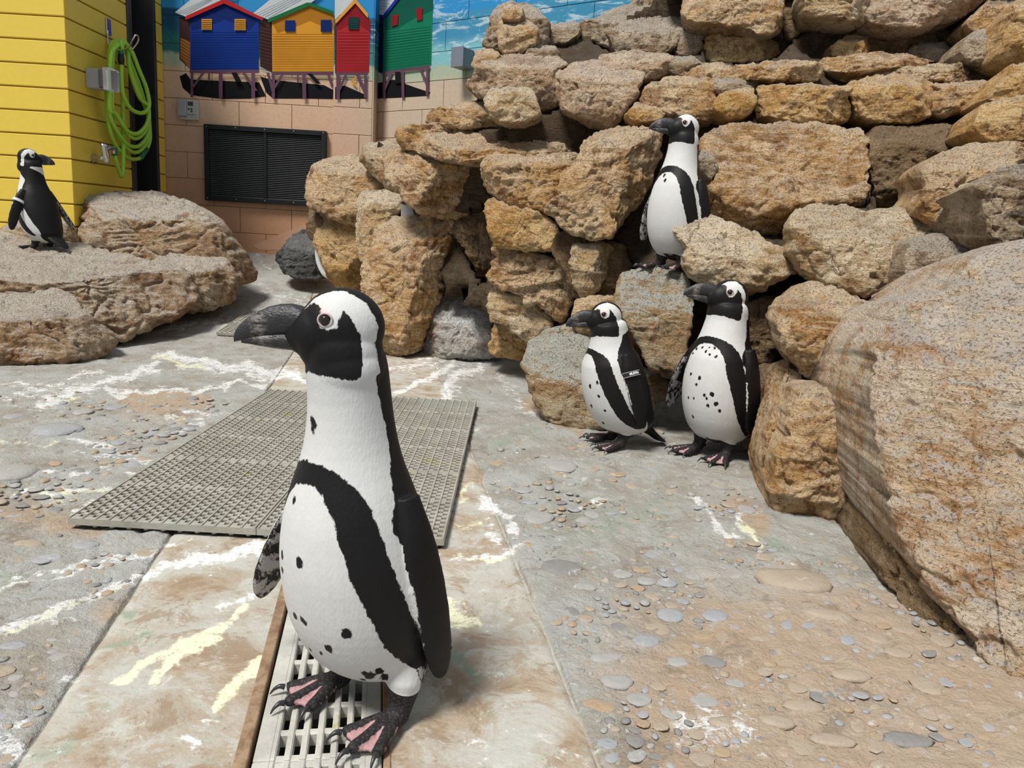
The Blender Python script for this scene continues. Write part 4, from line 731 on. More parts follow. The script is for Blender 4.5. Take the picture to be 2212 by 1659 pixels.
# ---------------------------------------------------------------- left outcrop
def build_left():
    root = empty('rock_outcrop', (-2.4, 4.3, 0.0)); tag(root, 'low buff rock outcrop in front of the yellow wall', 'rocks')
    rock([(120, 446), (200, 425), (280, 411), (330, 416), (402, 440), (447, 462), (474, 500), (508, 545), (530, 592), (525, 612), (490, 612), (430, 620), (300, 610), (180, 580), (110, 520)], 4.72, 'left', 'rock', root, n=(.25, -.92, .28), ridge=.30, top=(.05, -.4, .9), planes=[((460, 540), (.75, -.6, .2))], seed=401, thick=.22, step=3.6, centre=(330, 520), back=(.5, .85, -.1), strata=2.0)
    rock([(-60, 500), (0, 500), (60, 520), (150, 520), (230, 545), (330, 565), (400, 575), (430, 640), (390, 685), (330, 705), (262, 738), (200, 720), (100, 690), (0, 690), (-60, 690)], 3.95, 'left', 'rock', root, n=(.72, -.5, .48), ridge=.5, top=(.06, -.10, 1), notop=True, planes=[((190, 600), (.14, -.2, 1)), ((120, 640), (.35, -.9, .2))], seed=402, thick=.6, step=4, chips=3, centre=(190, 620), rim=.05, back=(-.5, .9, -.2), strata=1.5)
    rock([(-60, 640), (60, 640), (140, 628), (170, 655), (210, 700), (256, 738), (205, 774), (100, 790), (0, 803), (-60, 808)], 3.38, 'left', 'rock', root, n=(.55, -.72, .42), notop=True, planes=[((60, 690), (.1, -.2, 1)), ((165, 720), (.85, -.4, .2))], seed=403, thick=.5, step=4, chips=3, rim=.04, back=(-.6, .8, 0), strata=1.5)
    rock([(322, 574), (350, 550), (400, 540), (450, 533), (492, 564), (511, 600), (504, 645), (472, 662), (402, 680), (368, 698), (342, 655), (328, 612)], 4.50, 'left', 'rock', root, n=(.6, -.75, .2), ridge=.35, top=(.1, -.3, .95), seed=404, thick=.5, step=3.6, back=(-.4, .9, -.1))
    rock([(-40, 560), (30, 470), (70, 465), (140, 480), (160, 520), (120, 545)], 4.55, 'left', 'rock', root, seed=405, thick=.12, n=(.1, -.9, .3), step=4)
build_left()
# white rim of a plastic nest tub showing between the rocks
WPL = plain('white_plastic', (.72, .73, .72), .4)
def tub():
    c = at(705, 565, 5.16)
    pts = [at(x, y, 5.14) for x, y in ((688, 527), (686, 545), (690, 570), (700, 590), (712, 598))]
    V, Fc = tube(catmull(pts, 6), .018, 10)
    root = empty('plastic_tub', at(705, 602, 5.16)); add('rim', under(root, V), Fc, WPL, root)
    a = [at(x, y, 5.16) for x, y in ((690, 525), (689, 548), (694, 573), (704, 592), (716, 600), (726, 596), (722, 570), (712, 548), (700, 528))]
    b = [p+np.array([.02, .07, 0]) for p in a]; n = len(a)
    V = np.array(a+b); Fc = [tuple(range(n))[::-1], tuple(range(n, 2*n))]+[(i, (i+1) % n, n+(i+1) % n, n+i) for i in range(n)]
    add('tub_side', under(root, V), Fc, WPL, root, smooth=False); tag(root, 'white curved plastic tub edge between charcoal and tan rocks', 'tub')
    a = [at(x, y, 4.45) for x, y in ((866, 440), (885, 446), (905, 456), (922, 470), (895, 480), (866, 480))]
    b = [p+np.array([0, .05, 0]) for p in a]; n = len(a); V = np.array(a+b)
    Fc = [tuple(range(n))[::-1], tuple(range(n, 2*n))]+[(i, (i+1) % n, n+(i+1) % n, n+i) for i in range(n)]
    o = add('plastic_board', V, Fc, plain('grey_board', (.36, .37, .38), .5), smooth=False); tag(o, 'grey curved plastic board behind the upright boulder', 'board')
tub()
# ---------------------------------------------------------------- penguins
def feather_mat():
    k = NB('penguin_plumage'); p = k.pos(True)
    blk = k.attr('blk'); foot = k.attr('foot'); mot = k.attr('mottle'); pink = k.attr('pink'); web = k.attr('web')
    n1 = k.noise(k.mapv(p, (1, 1, .55)), 150, 4, .65); n2 = k.noise(p, 420, 3, .6); n3 = k.noise(p, 45, 3, .5); n4 = k.noise(k.mapv(p, (1, 1, .45)), 75, 5, .7)
    fld = k.math('ADD', blk, k.math('ADD', k.math('MULTIPLY', k.math('SUBTRACT', n1, .5), .010), k.math('MULTIPLY', k.math('SUBTRACT', n3, .5), .007)))
    edge = k.ss(fld, -.0008, .0012)
    white = k.mix(n3, (.56, .56, .55), (.63, .63, .625)); white = k.mix(pink, white, (.78, .55, .54))
    black = k.mix(n2, (.005, .0047, .005), (.013, .012, .0125))
    c = k.mix(edge, white, black)
    mt = k.ss(k.math('ADD', n4, k.math('MULTIPLY', mot, .5)), .74, .83)
    inner = k.mix(mt, (.012, .011, .012), (.42, .40, .39))
    c = k.mix(k.ss(mot, .02, .12), c, inner)
    sk = k.voro(p, 230); skin = k.mix(k.ss(sk, .1, .6), (.050, .045, .046), (.020, .018, .019))
    pk = k.ss(k.math('ADD', web, k.math('MULTIPLY', k.math('SUBTRACT', n1, .5), 1.6)), .45, .62)
    skin = k.mix(pk, skin, k.mix(n2, (.36, .20, .205), (.48, .30, .30)))
    c = k.mix(k.ss(foot, .4, .6), c, skin)
    h = k.math('ADD', k.math('MULTIPLY', k.noise(k.mapv(p, (1, 1, .35)), 330, 3, .6), .6), k.math('MULTIPLY', k.math('MULTIPLY', sk, foot), .9)); k.bump(h, .28, .004)
    rough = k.mix(edge, (.62, .62, .62), (.50, .50, .50))
    return k.done(c, rough, 0, .2)
PLUM = feather_mat()
def beak_mat():
    k = NB('beak_horn'); p = k.pos(True); x = k.sep(p)[0]
    n = k.noise(k.mapv(p, (.5, 1, 2.2)), 120, 4, .6)
    c = k.mix(n, (.012, .012, .013), (.045, .043, .045)); a = k.attr('stripe')
    c = k.mix(k.math('MULTIPLY', a, k.ss(n, .40, .58)), c, (.26, .23, .22)); k.bump(k.noise(k.mapv(p, (.35, 1, 2.0)), 210, 3, .6), .4, .004)
    return k.done(c, .36, 0, .4)
BEAK = beak_mat(); EYE = plain('eye_dark', (.015, .009, .007), .05); RINGM = plain('eye_ring_skin', (.48, .38, .38), .5); CLAW = plain('claw_horn', (.028, .028, .032), .35)
BST = [(.034, -.034, .014, .020, .020), (.042, -.031, .038, .044, .046), (.054, -.027, .062, .064, .068), (.075, -.020, .084, .082, .086), (.105, -.013, .098, .088, .098), (.15, -.006, .107, .092, .106), (.20, -.002, .110, .092, .108), (.25, .002, .106, .088, .104), (.30, .004, .096, .080, .094),
       (.335, .005, .084, .072, .083), (.365, .005, .072, .064, .071), (.395, .002, .063, .058, .061), (.425, -.001, .0565, .055, .055), (.455, -.004, .053, .0535, .052), (.49, -.005, .0515, .0525, .0505), (.512, -.004, .046, .047, .045)]
_BT = catmull(BST, 8)
def station(z, j): return np.interp(z, _BT[:, 0], _BT[:, j])
PX = .00062
def hp(x, y): return ((715-x)*PX, (715-y)*PX)
MASK = [hp(*q) for q in ((560, 640), (630, 668), (650, 668), (672, 658), (684, 668), (680, 684), (684, 704), (700, 712), (716, 704), (724, 688), (729, 668), (745, 688), (762, 722), (772, 765), (766, 795), (752, 812), (715, 806), (690, 802), (650, 800), (600, 830), (540, 800), (540, 660))]
BANDC = [(0, .372, .0135), (14, .371, .0135), (28, .363, .015), (40, .348, .018), (49, .322, .022), (54, .29, .025), (60, .24, .026), (67, .19, .026), (75, .14, .025), (84, .105, .021), (92, .085, .014)]
BACK = [(.04, 122), (.10, 118), (.16, 106), (.22, 95), (.28, 87), (.33, 86), (.37, 93), (.41, 108), (.45, 126), (.52, 142)]
def penguin(loc, yaw, s=1.0, lean=0.0, hy=0.0, hpitch=0.0, hoff=(0, 0, 0), fl=None, fr=None, feet=((.012, .047, 8), (.012, -.047, -8)), spots=(), tailz=0.0, voxel=.0032, label='', nape=.0, group=None, squash=1.0, strip=0.0, fxo=-.008, flen=1.0, girth=1.0, neckw=1.0, spotk=1.3, lowb=0.0, footpink=1.0, blink=False):
    root = empty('penguin', loc, yaw); root.scale = (s, s, s); tag(root, label, 'penguin', group)
    piv = np.array([-.01, 0, .07]); cl, sl_ = math.cos(lean), math.sin(lean)
    RL = np.array([[cl, 0, sl_], [0, 1, 0], [-sl_, 0, cl]])                 # lean>0 tips forward (+x)
    def b2p(P): return (np.asarray(P)-piv)@RL.T*np.array([1, 1, 1])+piv
    def p2b(P): return (np.asarray(P)-piv)@RL+piv
    zmap = lambda z: np.where(np.asarray(z) > .30, .30+(np.asarray(z)-.30)*squash, z)   # hunched neck
    zun = lambda z: np.where(np.asarray(z) > .30, .30+(np.asarray(z)-.30)/squash, z)
    gf = lambda z: girth+(neckw-girth)*smooth01(.33, .43, np.asarray(z))
    parts = []; N = 40
    # body and neck; the neck drifts towards the head's offset
    rings = []
    zs = np.concatenate([np.linspace(.034, .12, 14), np.linspace(.135, .51, 26)])
    for z in zs:
        xc, rf, rb, ry = (station(z, j)*(gf(z) if j > 1 else 1) for j in (1, 2, 3, 4)); g = smooth01(.36, .52, z)
        a = np.linspace(0, 2*math.pi, N, endpoint=False); ca, sa = np.cos(a), np.sin(a)
        r = np.stack([xc+np.where(ca > 0, rf, rb)*np.sign(ca)*np.abs(ca)**.95+g*hoff[0], ry*np.sign(sa)*np.abs(sa)**.95+g*hoff[1], np.full(N, float(zmap(z))+g*hoff[2])], 1); rings.append(b2p(r))
    parts.append(loft(rings))
    HC = b2p(np.array([[hoff[0], hoff[1], float(zmap(.535))+hoff[2]]]))[0]
    cy, sy, cp, sp = math.cos(hy), math.sin(hy), math.cos(hpitch), math.sin(hpitch)
    HR = np.array([[cy, -sy, 0], [sy, cy, 0], [0, 0, 1]])@np.array([[cp, 0, -sp], [0, 1, 0], [sp, 0, cp]])
    h2p = lambda P: np.asarray(P)@HR.T+HC
    p2h = lambda P: (np.asarray(P)-HC)@HR
    for c, r in (((-.003, 0, .002), (.0535, .0425, .0495)), ((.022, 0, -.004), (.040, .036, .038)), ((.040, 0, -.006), (.030, .023, .028)), ((-.004, 0, -.028), (.049, .045, .046)), ((.020, 0, -.024), (.034, .030, .030)), ((-.007, 0, -.050), (.048, .047, .045))):
        V, Fc = sphere(c, r, 28, 18); parts.append((h2p(V), Fc))
    # tail
    tz = .052+tailz
    tv = []; 
    for q, (x, z, w, t) in enumerate(((-.055, .085, .056, .038), (-.088, .064, .050, .030), (-.120, tz-.008, .042, .019), (-.150, max(tz-.026, .012), .030, .009), (-.166, max(tz-.038, .008), .014, .004))):
        a = np.linspace(0, 2*math.pi, 16, endpoint=False); tv.append(np.stack([np.full(16, x)+t*.3*np.sin(a), w*np.cos(a), z+t*np.sin(a)], 1))
    parts.append(loft(tv))
    # flippers: (out angle, swing back angle, twist) in degrees
    FL = []
    for sd, fp in ((1, fl), (-1, fr)):
        if fp is None: continue
        out, swing, twist, bend = [math.radians(v) for v in fp]
        o0 = b2p(np.array([[fxo, sd*.092*girth, .312]]))[0]
        d = np.array([-math.sin(swing), sd*math.sin(out), -math.cos(out)*math.cos(swing)]); d = nrm(RL@d)
        nrm0 = np.array([0, sd*math.cos(out), math.sin(out)]); nrm0 = nrm0-d*(nrm0@d); nrm0 = nrm(nrm0); wx = np.cross(nrm0, d)*sd; wx = nrm(wx)
        if wx[0] < 0: wx = -wx
        n2 = math.cos(twist)*nrm0+math.sin(twist)*wx; w2 = math.cos(twist)*wx-math.sin(twist)*nrm0
        prof = [(-.02, .016, .014), (.02, .023, .013), (.05, .027, .0105), (.09, .0285, .0085), (.13, .028, .0075), (.175, .025, .0065), (.20, .020, .0058), (.216, .013, .005), (.223, .005, .004)]
        rr = []
        for l, w, t in [(l_*flen, w_, t_) for l_, w_, t_ in prof]:
            cc = o0+d*l-w2*(.020*(l/.21)**2)*math.copysign(1, 1)+n2*bend*.25*(l/.2)**2*.2
            a = np.linspace(0, 2*math.pi, 20, endpoint=False); rr.append(cc+np.outer(w*np.cos(a), w2)+np.outer(t*np.sin(a), n2))
        parts.append(loft(rr)); FL.append((sd, o0, d, w2, n2, bend))
    # legs and webbed feet
    FT = []; claws = []
    for fx, fy, fa in feet:
        fa = math.radians(fa); ax = np.array([math.cos(fa), math.sin(fa), 0]); ay = np.array([-math.sin(fa), math.cos(fa), 0]); hl = np.array([fx-.012, fy, 0])
        V, Fc = tube(np.array([[-.012, fy*.82, .10], hl*np.array([.6, 1, 0])+[0, 0, .058], hl+[0, 0, .030], hl+ax*.008+[0, 0, .016]]), [.036, .025, .0170, .017], 16); parts.append((V, Fc))
        V, Fc = sphere(hl+ax*.012+[0, 0, .013], (.022, .018, .012), 16, 10); parts.append((V, Fc))
        V, Fc = tube(np.array([hl, hl-ax*.016+ay*.012*(1 if fy < 0 else -1)+[0, 0, .012]])+np.array([0, 0, .012]), [.006, .004], 8); parts.append((V, Fc))
        tips = []
        for ta, ln in ((-24, .078), (1, .092), (25, .078)):
            t_ = math.radians(ta); dd = math.cos(t_)*ax+math.sin(t_)*ay; sd_ = np.array([-dd[1], dd[0], 0]); b = hl+ax*.006+dd*.012
            pts = np.array([b+[0, 0, .014], b+dd*ln*.35+[0, 0, .0125], b+dd*ln*.62+[0, 0, .0105], b+dd*ln*.85+[0, 0, .0095]]); V, Fc = tube(catmull(pts, 4), np.interp(np.linspace(0, 1, 13), [0, .35, .62, .85, 1], [.0105, .0095, .0085, .0085, .0062]), 12); parts.append((V, Fc)); tips.append(pts[-1])
            e = pts[-1]; cp_ = catmull([e+dd*.003+[0, 0, .001], e+dd*.010+[0, 0, .003], e+dd*.018+[0, 0, -.001], e+dd*.023+[0, 0, -.0075]], 4); claws.append(tube(cp_, np.linspace(.0046, .0009, len(cp_)), 8))
        for i in range(2):
            a_, b_ = tips[i], tips[i+1]; h0 = hl+ax*.010; m = (a_+b_)/2*.90+h0*.10
            q = np.array([h0, a_, m, b_]); q[:, 2] = 0; V = np.concatenate([q+[0, 0, .0045], q+[0, 0, .0105]]); Fc = [(0, 3, 2, 1), (4, 5, 6, 7)]+[(k, (k+1) % 4, 4+(k+1) % 4, 4+k) for k in range(4)]; parts.append((V, Fc))
        FT.append((hl, ax, ay, tips))
    V, Fc = merge(parts)
    tmp = bpy.data.objects.new('tmp', mesh_from('tmp', V, Fc)); COL.objects.link(tmp)
    bm = bmesh.new(); bm.from_mesh(tmp.data); bmesh.ops.triangulate(bm, faces=bm.faces[:]); bmesh.ops.recalc_face_normals(bm, faces=bm.faces[:]); bm.to_mesh(tmp.data); bm.free()
    rm = tmp.modifiers.new('r', 'REMESH'); rm.mode = 'VOXEL'; rm.voxel_size = voxel; rm.use_smooth_shade = True
    sm = tmp.modifiers.new('s', 'SMOOTH'); sm.factor = .5; sm.iterations = max(2, int(round(4*.0032/voxel)))
    dg = bpy.context.evaluated_depsgraph_get(); me = bpy.data.meshes.new_from_object(tmp.evaluated_get(dg)); bpy.data.objects.remove(tmp, do_unlink=True)
    n = len(me.vertices); P = np.empty(n*3, np.float32); me.vertices.foreach_get('co', P); P = P.reshape(-1, 3).astype(float)
    me.polygons.foreach_set('use_smooth', [True]*len(me.polygons))
    B = p2b(P); Hh = p2h(P)
    g = smooth01(.36, .52, zun(B[:, 2])); bz = zun(B[:, 2]-g*hoff[2]); g = smooth01(.36, .52, bz)
    xc = station(bz, 1)+g*hoff[0]; tw = hy*smooth01(.38, .50, bz)
    ph = np.degrees((np.arctan2(B[:, 1]-g*hoff[1], B[:, 0]-xc)-tw+math.pi) % (2*math.pi)-math.pi); aph = np.abs(ph)
    Rr = station(np.clip(bz, .05, .5), 4)*gf(bz); u = np.radians(aph)*Rr
    # band
    q2 = np.stack([u, bz], 1); fld = np.full(n, -1.0)
    for i in range(len(BANDC)-1):
        (a0, z0, w0), (a1, z1, w1) = BANDC[i], BANDC[i+1]
        A = np.array([math.radians(a0)*station(z0, 4), z0]); Bq = np.array([math.radians(a1)*station(z1, 4), z1]); d, t = seg_dist(q2, A, Bq); fld = np.maximum(fld, (w0+(w1-w0)*t)-d)
    backb = np.interp(bz, [b[0] for b in BACK], [b[1] for b in BACK])+strip+lowb*smooth01(.25, .17, bz)
    backf = np.radians(aph-backb)*Rr
    fld = np.maximum(fld, np.where(bz < .53, backf, -1))
    for (a, z, r) in spots:
        d = np.hypot(np.radians(ph-a)*Rr, (bz-z)*.8); fld = np.where((B[:, 0] > xc-.02), np.maximum(fld, np.maximum(r*spotk-d, -.012)), fld)
    # head: mask and cap
    hh = np.linalg.norm(Hh, axis=1) < .085; inhead = (Hh[:, 2] > -.060) & hh
    msk = -poly_sdf(Hh[:, [0, 2]], MASK)
    wc = .014+nape*.5+(.008+nape)*smooth01(0, -.04, Hh[:, 0]); cond = np.maximum(Hh[:, 2]-.012, -Hh[:, 0]-.026)
    cap = np.minimum(wc-np.abs(Hh[:, 1]), cond); cap = np.minimum(cap, .056-Hh[:, 0]+.01)
    hf = np.maximum(np.where(Hh[:, 0] > -.03, msk, -1), cap)
    bl = smooth01(-.062, -.048, Hh[:, 2])
    fld = np.where(inhead, np.maximum(np.where(bl > .5, hf, np.maximum(fld, np.where(Hh[:, 0] > -.03, msk, -1))), -1), fld)
    pink = smooth01(.016, .004, np.abs(np.hypot(Hh[:, 0]-.020, (Hh[:, 2]-.028)*1.1)))*inhead*.75
    # flippers
    mot = np.zeros(n)
    for sd, o0, d, w2, n2, bend in FL:
        v = P-o0; l = v@d; ww = (v+np.outer(.020*np.clip(l/.21, 0, 2)**2, w2))@w2; tt = v@n2-bend*.05*np.clip(l/.2, 0, 2)**2
        onf = (l > -.025) & (l < .27) & (np.abs(ww) < .034) & (np.abs(tt) < np.interp(l, [-.02, .02, .05, .09, .2], [.014, .013, .0105, .0085, .0058])+.0035) & (np.linalg.norm(v, axis=1) < .27)
        rb = np.hypot(B[:, 0]-xc, B[:, 1]); onf &= ~((aph < 130) & (bz < .36) & (np.abs(tt) > .0125))
        ca_ = np.cos(np.radians(aph)); sa_ = np.sin(np.radians(aph)); rx_ = np.where(ca_ > 0, station(bz, 2), station(bz, 3))*gf(bz); rell = 1/np.sqrt((ca_/rx_)**2+(sa_/Rr)**2+1e-9)
        offb = rb-rell; onf &= (offb > .0015)
        fld = np.maximum(fld, np.where(sd*B[:, 1] > .03, .034-np.linalg.norm((P-o0-d*.01)*np.array([1, .6, 1]), axis=1), -1))
        inner = onf & (tt < -.0012) & (offb > .006) & (l > .03)
        outer = onf & ((tt >= -.0012) | (l <= .03))
        fld = np.where(outer, np.where(l > .07, np.clip(.0262-ww, -.003, .01), .01), fld)
        core = .5-np.clip(1-(np.abs(ww-(.004))/.012), 0, 1)*.9*smooth01(.16, .05, l)
        mot = np.where(inner, np.clip(core+.1, .05, .7), mot); fld = np.where(inner, .01, fld)
    # feet
    foot = np.zeros(n); web = np.zeros(n)
    for hl, ax, ay, tips in FT:
        v = P-hl; lx = v@ax; ly = v@ay
        inn = (P[:, 2] < .060) & (lx > -.035) & (np.abs(ly) < .06) & (np.hypot(lx-.03, ly) < .085)
        foot = np.where(inn, np.maximum(foot, smooth01(.060, .052, P[:, 2]+.006*ly/.02)), foot)
        dmin = np.full(n, 9.0)
        for t in tips: dmin = np.minimum(dmin, seg_dist(P[:, :2], hl[:2], t[:2])[0])
        web = np.where(inn, smooth01(.005, .0105, dmin)*smooth01(.018, .03, lx)*footpink, web)
    tail = (P[:, 0] < -.06) & (P[:, 2] < .085); fld = np.where(tail, .01, fld)
    o = bpy.data.objects.new('body', me); COL.objects.link(o); o.parent = root; me.materials.clear(); me.materials.append(PLUM); me.name = 'penguin_body'
    fattr(me, 'blk', fld); fattr(me, 'foot', foot); fattr(me, 'mottle', mot); fattr(me, 'pink', pink); fattr(me, 'web', web)
    # beak: upper and lower mandible
    def bring(x, zt, zb_, w):
        a = np.linspace(0, 2*math.pi, 18, endpoint=False); zc = (zt+zb_)/2; hz = (zt-zb_)/2
        return h2p(np.stack([np.full(18, x), w*np.sign(np.cos(a))*np.abs(np.cos(a))**.9, zc+hz*np.sin(a)], 1))
    up = [(.034, .024, -.006, .019), (.046, .030, -.0065, .0175), (.058, .033, -.007, .0145), (.072, .0328, -.0075, .0118), (.086, .030, -.008, .0096), (.100, .0245, -.009, .0078), (.112, .0175, -.0105, .0060), (.122, .0095, -.012, .0042), (.129, .0015, -.0130, .0026), (.132, -.0050, -.0138, .0012)]
    V, Fc = loft([bring(*q) for q in up]); bo = add('upper_beak', V, Fc, BEAK, root, recentre=False); hx = p2h(V)[:, 0]; fattr(bo.data, 'stripe', smooth01(.010, .002, np.abs(hx-.100-.25*p2h(V)[:, 2])))
    lo = [(.034, -.001, -.027, .018), (.050, -.0015, -.0275, .0148), (.066, -.002, -.0255, .0115), (.082, -.003, -.0232, .0088), (.098, -.004, -.0202, .0064), (.112, -.006, -.0172, .0042), (.123, -.009, -.0152, .0018)]
    V, Fc = loft([bring(*q) for q in lo]); bo = add('lower_beak', V, Fc, BEAK, root, recentre=False); hx = p2h(V)[:, 0]; fattr(bo.data, 'stripe', smooth01(.008, .002, np.abs(hx-.098))*.6)
    # eyes, set on the head surface
    for sd in (1, -1):
        m = (np.abs(Hh[:, 0]-.0125) < .006) & (np.abs(Hh[:, 2]-.0155) < .006) & (Hh[:, 1]*sd > 0)
        yy = np.abs(Hh[m, 1]).max() if m.any() else .036
        V, Fc = sphere((0, 0, 0), .0072, 16, 12); V = h2p(V+np.array([.0125, sd*(yy-.0038), .0155])); e = add('eye', V, Fc, EYE, root)
        a = np.linspace(0, 2*math.pi, 28, endpoint=False); rg = np.stack([.0125+.0086*np.cos(a), sd*(yy-.0012-.10*(.0098*np.cos(a))*1.6+0*a), .0155+.0082*np.sin(a)], 1); V, Fc = tube(h2p(rg), .0015, 8, True); add('eye_ring', V, Fc, RINGM, root)
    for V, Fc in claws: add('claw', V, Fc, CLAW, root)
    return root, dict(b2p=b2p, p2b=p2b, h2p=h2p, FL=FL)
def flipper_band(root, info, side, l, mat, label, text=None, ink=None):
    for sd, o0, d, w2, n2, bend in info['FL']:
        if sd != side: continue
        bo_ = n2*bend*.05*(l/.2)**2; wv = np.interp(l, [-.01, .02, .05, .09, .13], [.018, .023, .027, .0285, .028])+.0022; tv = np.interp(l, [-.01, .02, .05, .09], [.014, .013, .0105, .0085])+.0026; cc = o0+d*l-w2*(.020*(l/.21)**2)+bo_
        a = np.linspace(0, 2*math.pi, 48, endpoint=False)
        def ring(dl, k): return cc+d*dl+np.outer((wv+k)*np.cos(a), w2)+np.outer((tv+k)*np.sin(a), n2)
        R = [ring(-.0085, 0), ring(-.0085, .0018), ring(.0085, .0018), ring(.0085, 0)]; V = np.concatenate(R); n = 48; Fc = []
        for i in range(4):
            j = (i+1) % 4
            for q in range(n): Fc.append((i*n+q, i*n+(q+1) % n, j*n+(q+1) % n, j*n+q))
        b = add('flipper_band', V, Fc, mat, root, smooth=False); b['label'] = label
        if ink:
            for dl in (-.0074, .0074):
                V, Fc = tube(ring(dl, .0019), .0005, 6, True); e = add('band_edge', V-np.array(b.location), Fc, ink, b)
        if text:
            cu = bpy.data.curves.new('t', 'FONT'); cu.body = text; cu.size = .0112; cu.align_x = 'CENTER'; cu.align_y = 'CENTER'; cu.extrude = .0002; cu.offset = .0004
            to = bpy.data.objects.new('t', cu); COL.objects.link(to); me = bpy.data.meshes.new_from_object(to.evaluated_get(bpy.context.evaluated_depsgraph_get())); bpy.data.objects.remove(to, do_unlink=True)
            bm = bmesh.new(); bm.from_mesh(me); bmesh.ops.triangulate(bm, faces=bm.faces[:]); bmesh.ops.subdivide_edges(bm, edges=[e for e in bm.edges if e.calc_length() > .003], cuts=2); bm.to_mesh(me); bm.free()
            Vt = np.array([v.co[:] for v in me.vertices]); sg = -side
            xx = Vt[:, 0]*sg*.86+.003*sg; t_ = np.clip(xx/(wv+.003), -.98, .98); yb = (tv+.0023)*np.sqrt(1-t_**2)
            W3 = cc+np.outer(xx, w2)+np.outer(yb+Vt[:, 2], n2)-np.outer(Vt[:, 1], d)
            add('band_text', W3-np.array(b.location), [list(p.vertices) for p in me.polygons], ink, b, smooth=False)
        return b
def deg(*a): return tuple(a)
SP1 = [(4, .263, .005), (-21, .256, .004), (-21, .236, .004), (-8, .176, .004), (2, .177, .004), (36, .172, .0055), (20, .142, .0045), (10, .128, .003), (41, .099, .004), (45, .094, .005), (42, .090, .0045), (52, .100, .0045), (55, .086, .004), (54, .079, .004), (35, .080, .003), (-4, .122, .003), (-14, .335, .003), (10, .428, .0045), (6, .420, .003)]
WHITEB = plain('white_band_plastic', (.72, .74, .76), .4); BLACKB = plain('black_band_plastic', (.012, .012, .013), .35); INKW = plain('white_print', (.78, .78, .78), .5); INKB = plain('dark_print', (.12, .12, .14), .5)
R_ = math.radians
GZ = .004
p1, i1 = penguin((-.190, 1.045, GZ), R_(-128), 1.03, lean=R_(6), hy=R_(-46), hpitch=R_(-4), hoff=(.010, 0, .014), fl=(18, -1, 6, -50), fr=(33, -16, -22, -6), fxo=-.012, flen=1.12, lowb=6, feet=((.020, .080, 2), (.016, -.046, -8)), spots=SP1, voxel=.0024, label='African penguin standing on the drain grate, white belly dotted with dark spots')
SP2 = [(20, .24, .004), (35, .21, .004), (12, .17, .004), (40, .16, .003), (25, .11, .004), (36, .255, .004), (40, .31, .005), (44, .33, .004), (38, .29, .005)]
q = on_floor(1340, 962); p2, i2 = penguin((q[0], q[1]+.0, .004), R_(-163), 1.02, lean=R_(13), hy=R_(-10), hpitch=R_(-10), hoff=(.010, 0, -.006), fl=(20, 0, 0, -60), fr=(22, 6, 0, -50), feet=((.03, .05, 10), (.02, -.045, -12)), spots=SP2, voxel=.0032, squash=.64, girth=1.06, neckw=1.16, tailz=-.01, label='African penguin wearing a black MUFFIN band on its flipper', footpink=.7, nape=0.0, strip=-8)
flipper_band(p2, i2, 1, .045, BLACKB, 'black flipper band lettered MUFFIN', 'MUFFIN', INKW)
SP5 = [(-25, .33, .004), (-12, .34, .0035), (0, .33, .004), (10, .32, .0045), (16, .345, .004), (22, .315, .004), (-30, .31, .004), (-20, .25, .004), (0, .245, .005), (-5, .225, .004), (10, .2, .004), (22, .205, .005), (14, .19, .0035), (-8, .185, .004), (28, .18, .005), (-20, .18, .003), (16, .17, .004), (-12, .125, .004), (34, .16, .004), (-28, .33, .003), (5, .345, .003)]
q = on_floor(1540, 985); p5, i5 = penguin((q[0], q[1], .004), R_(-138), 1.13, lean=R_(1), hy=R_(-38), hpitch=R_(5), hoff=(.004, 0, .0), fl=(17, -2, 10, -56), fr=(30, 0, -25, -10), feet=((.02, .05, 8), (.02, -.046, -14)), spots=SP5, voxel=.0032, nape=.007, strip=-8, squash=.73, girth=1.0, neckw=1.14, spotk=1.1, fxo=.004, label='African penguin with heavily spotted belly beside the rounded green-topped rock', footpink=.85)
q = at(1452, 562, 2.93); p3, i3 = penguin((q[0], q[1], q[2]-.035), R_(-136), .99, lean=R_(0), hy=R_(-38), hpitch=R_(1), hoff=(.004, 0, .006), fl=(20, 0, 10, -60), fr=(26, 0, -25, -20), feet=((.02, .045, 0), (.02, -.045, -20)), spots=[(-8, .345, .0045), (0, .325, .005)], voxel=.0036, neckw=1.06, squash=.88, label='African penguin standing in a niche of the stone bank')
q = at(96, 537, 4.33); p4, i4 = penguin((q[0], q[1], q[2]-.004), R_(163), .97, lean=R_(10), hy=R_(-120), hpitch=R_(-6), hoff=(0, 0, -.002), fl=(30, -8, -65, 0), fr=(24, 4, 0, 0), feet=((.03, .045, 35), (.02, -.045, 10)), voxel=.004, strip=4, nape=.004, neckw=1.06, squash=.92, label='African penguin seen from behind with a white flipper band', footpink=0)
flipper_band(p4, i4, 1, .05, WHITEB, 'white flipper band', None, INKB)
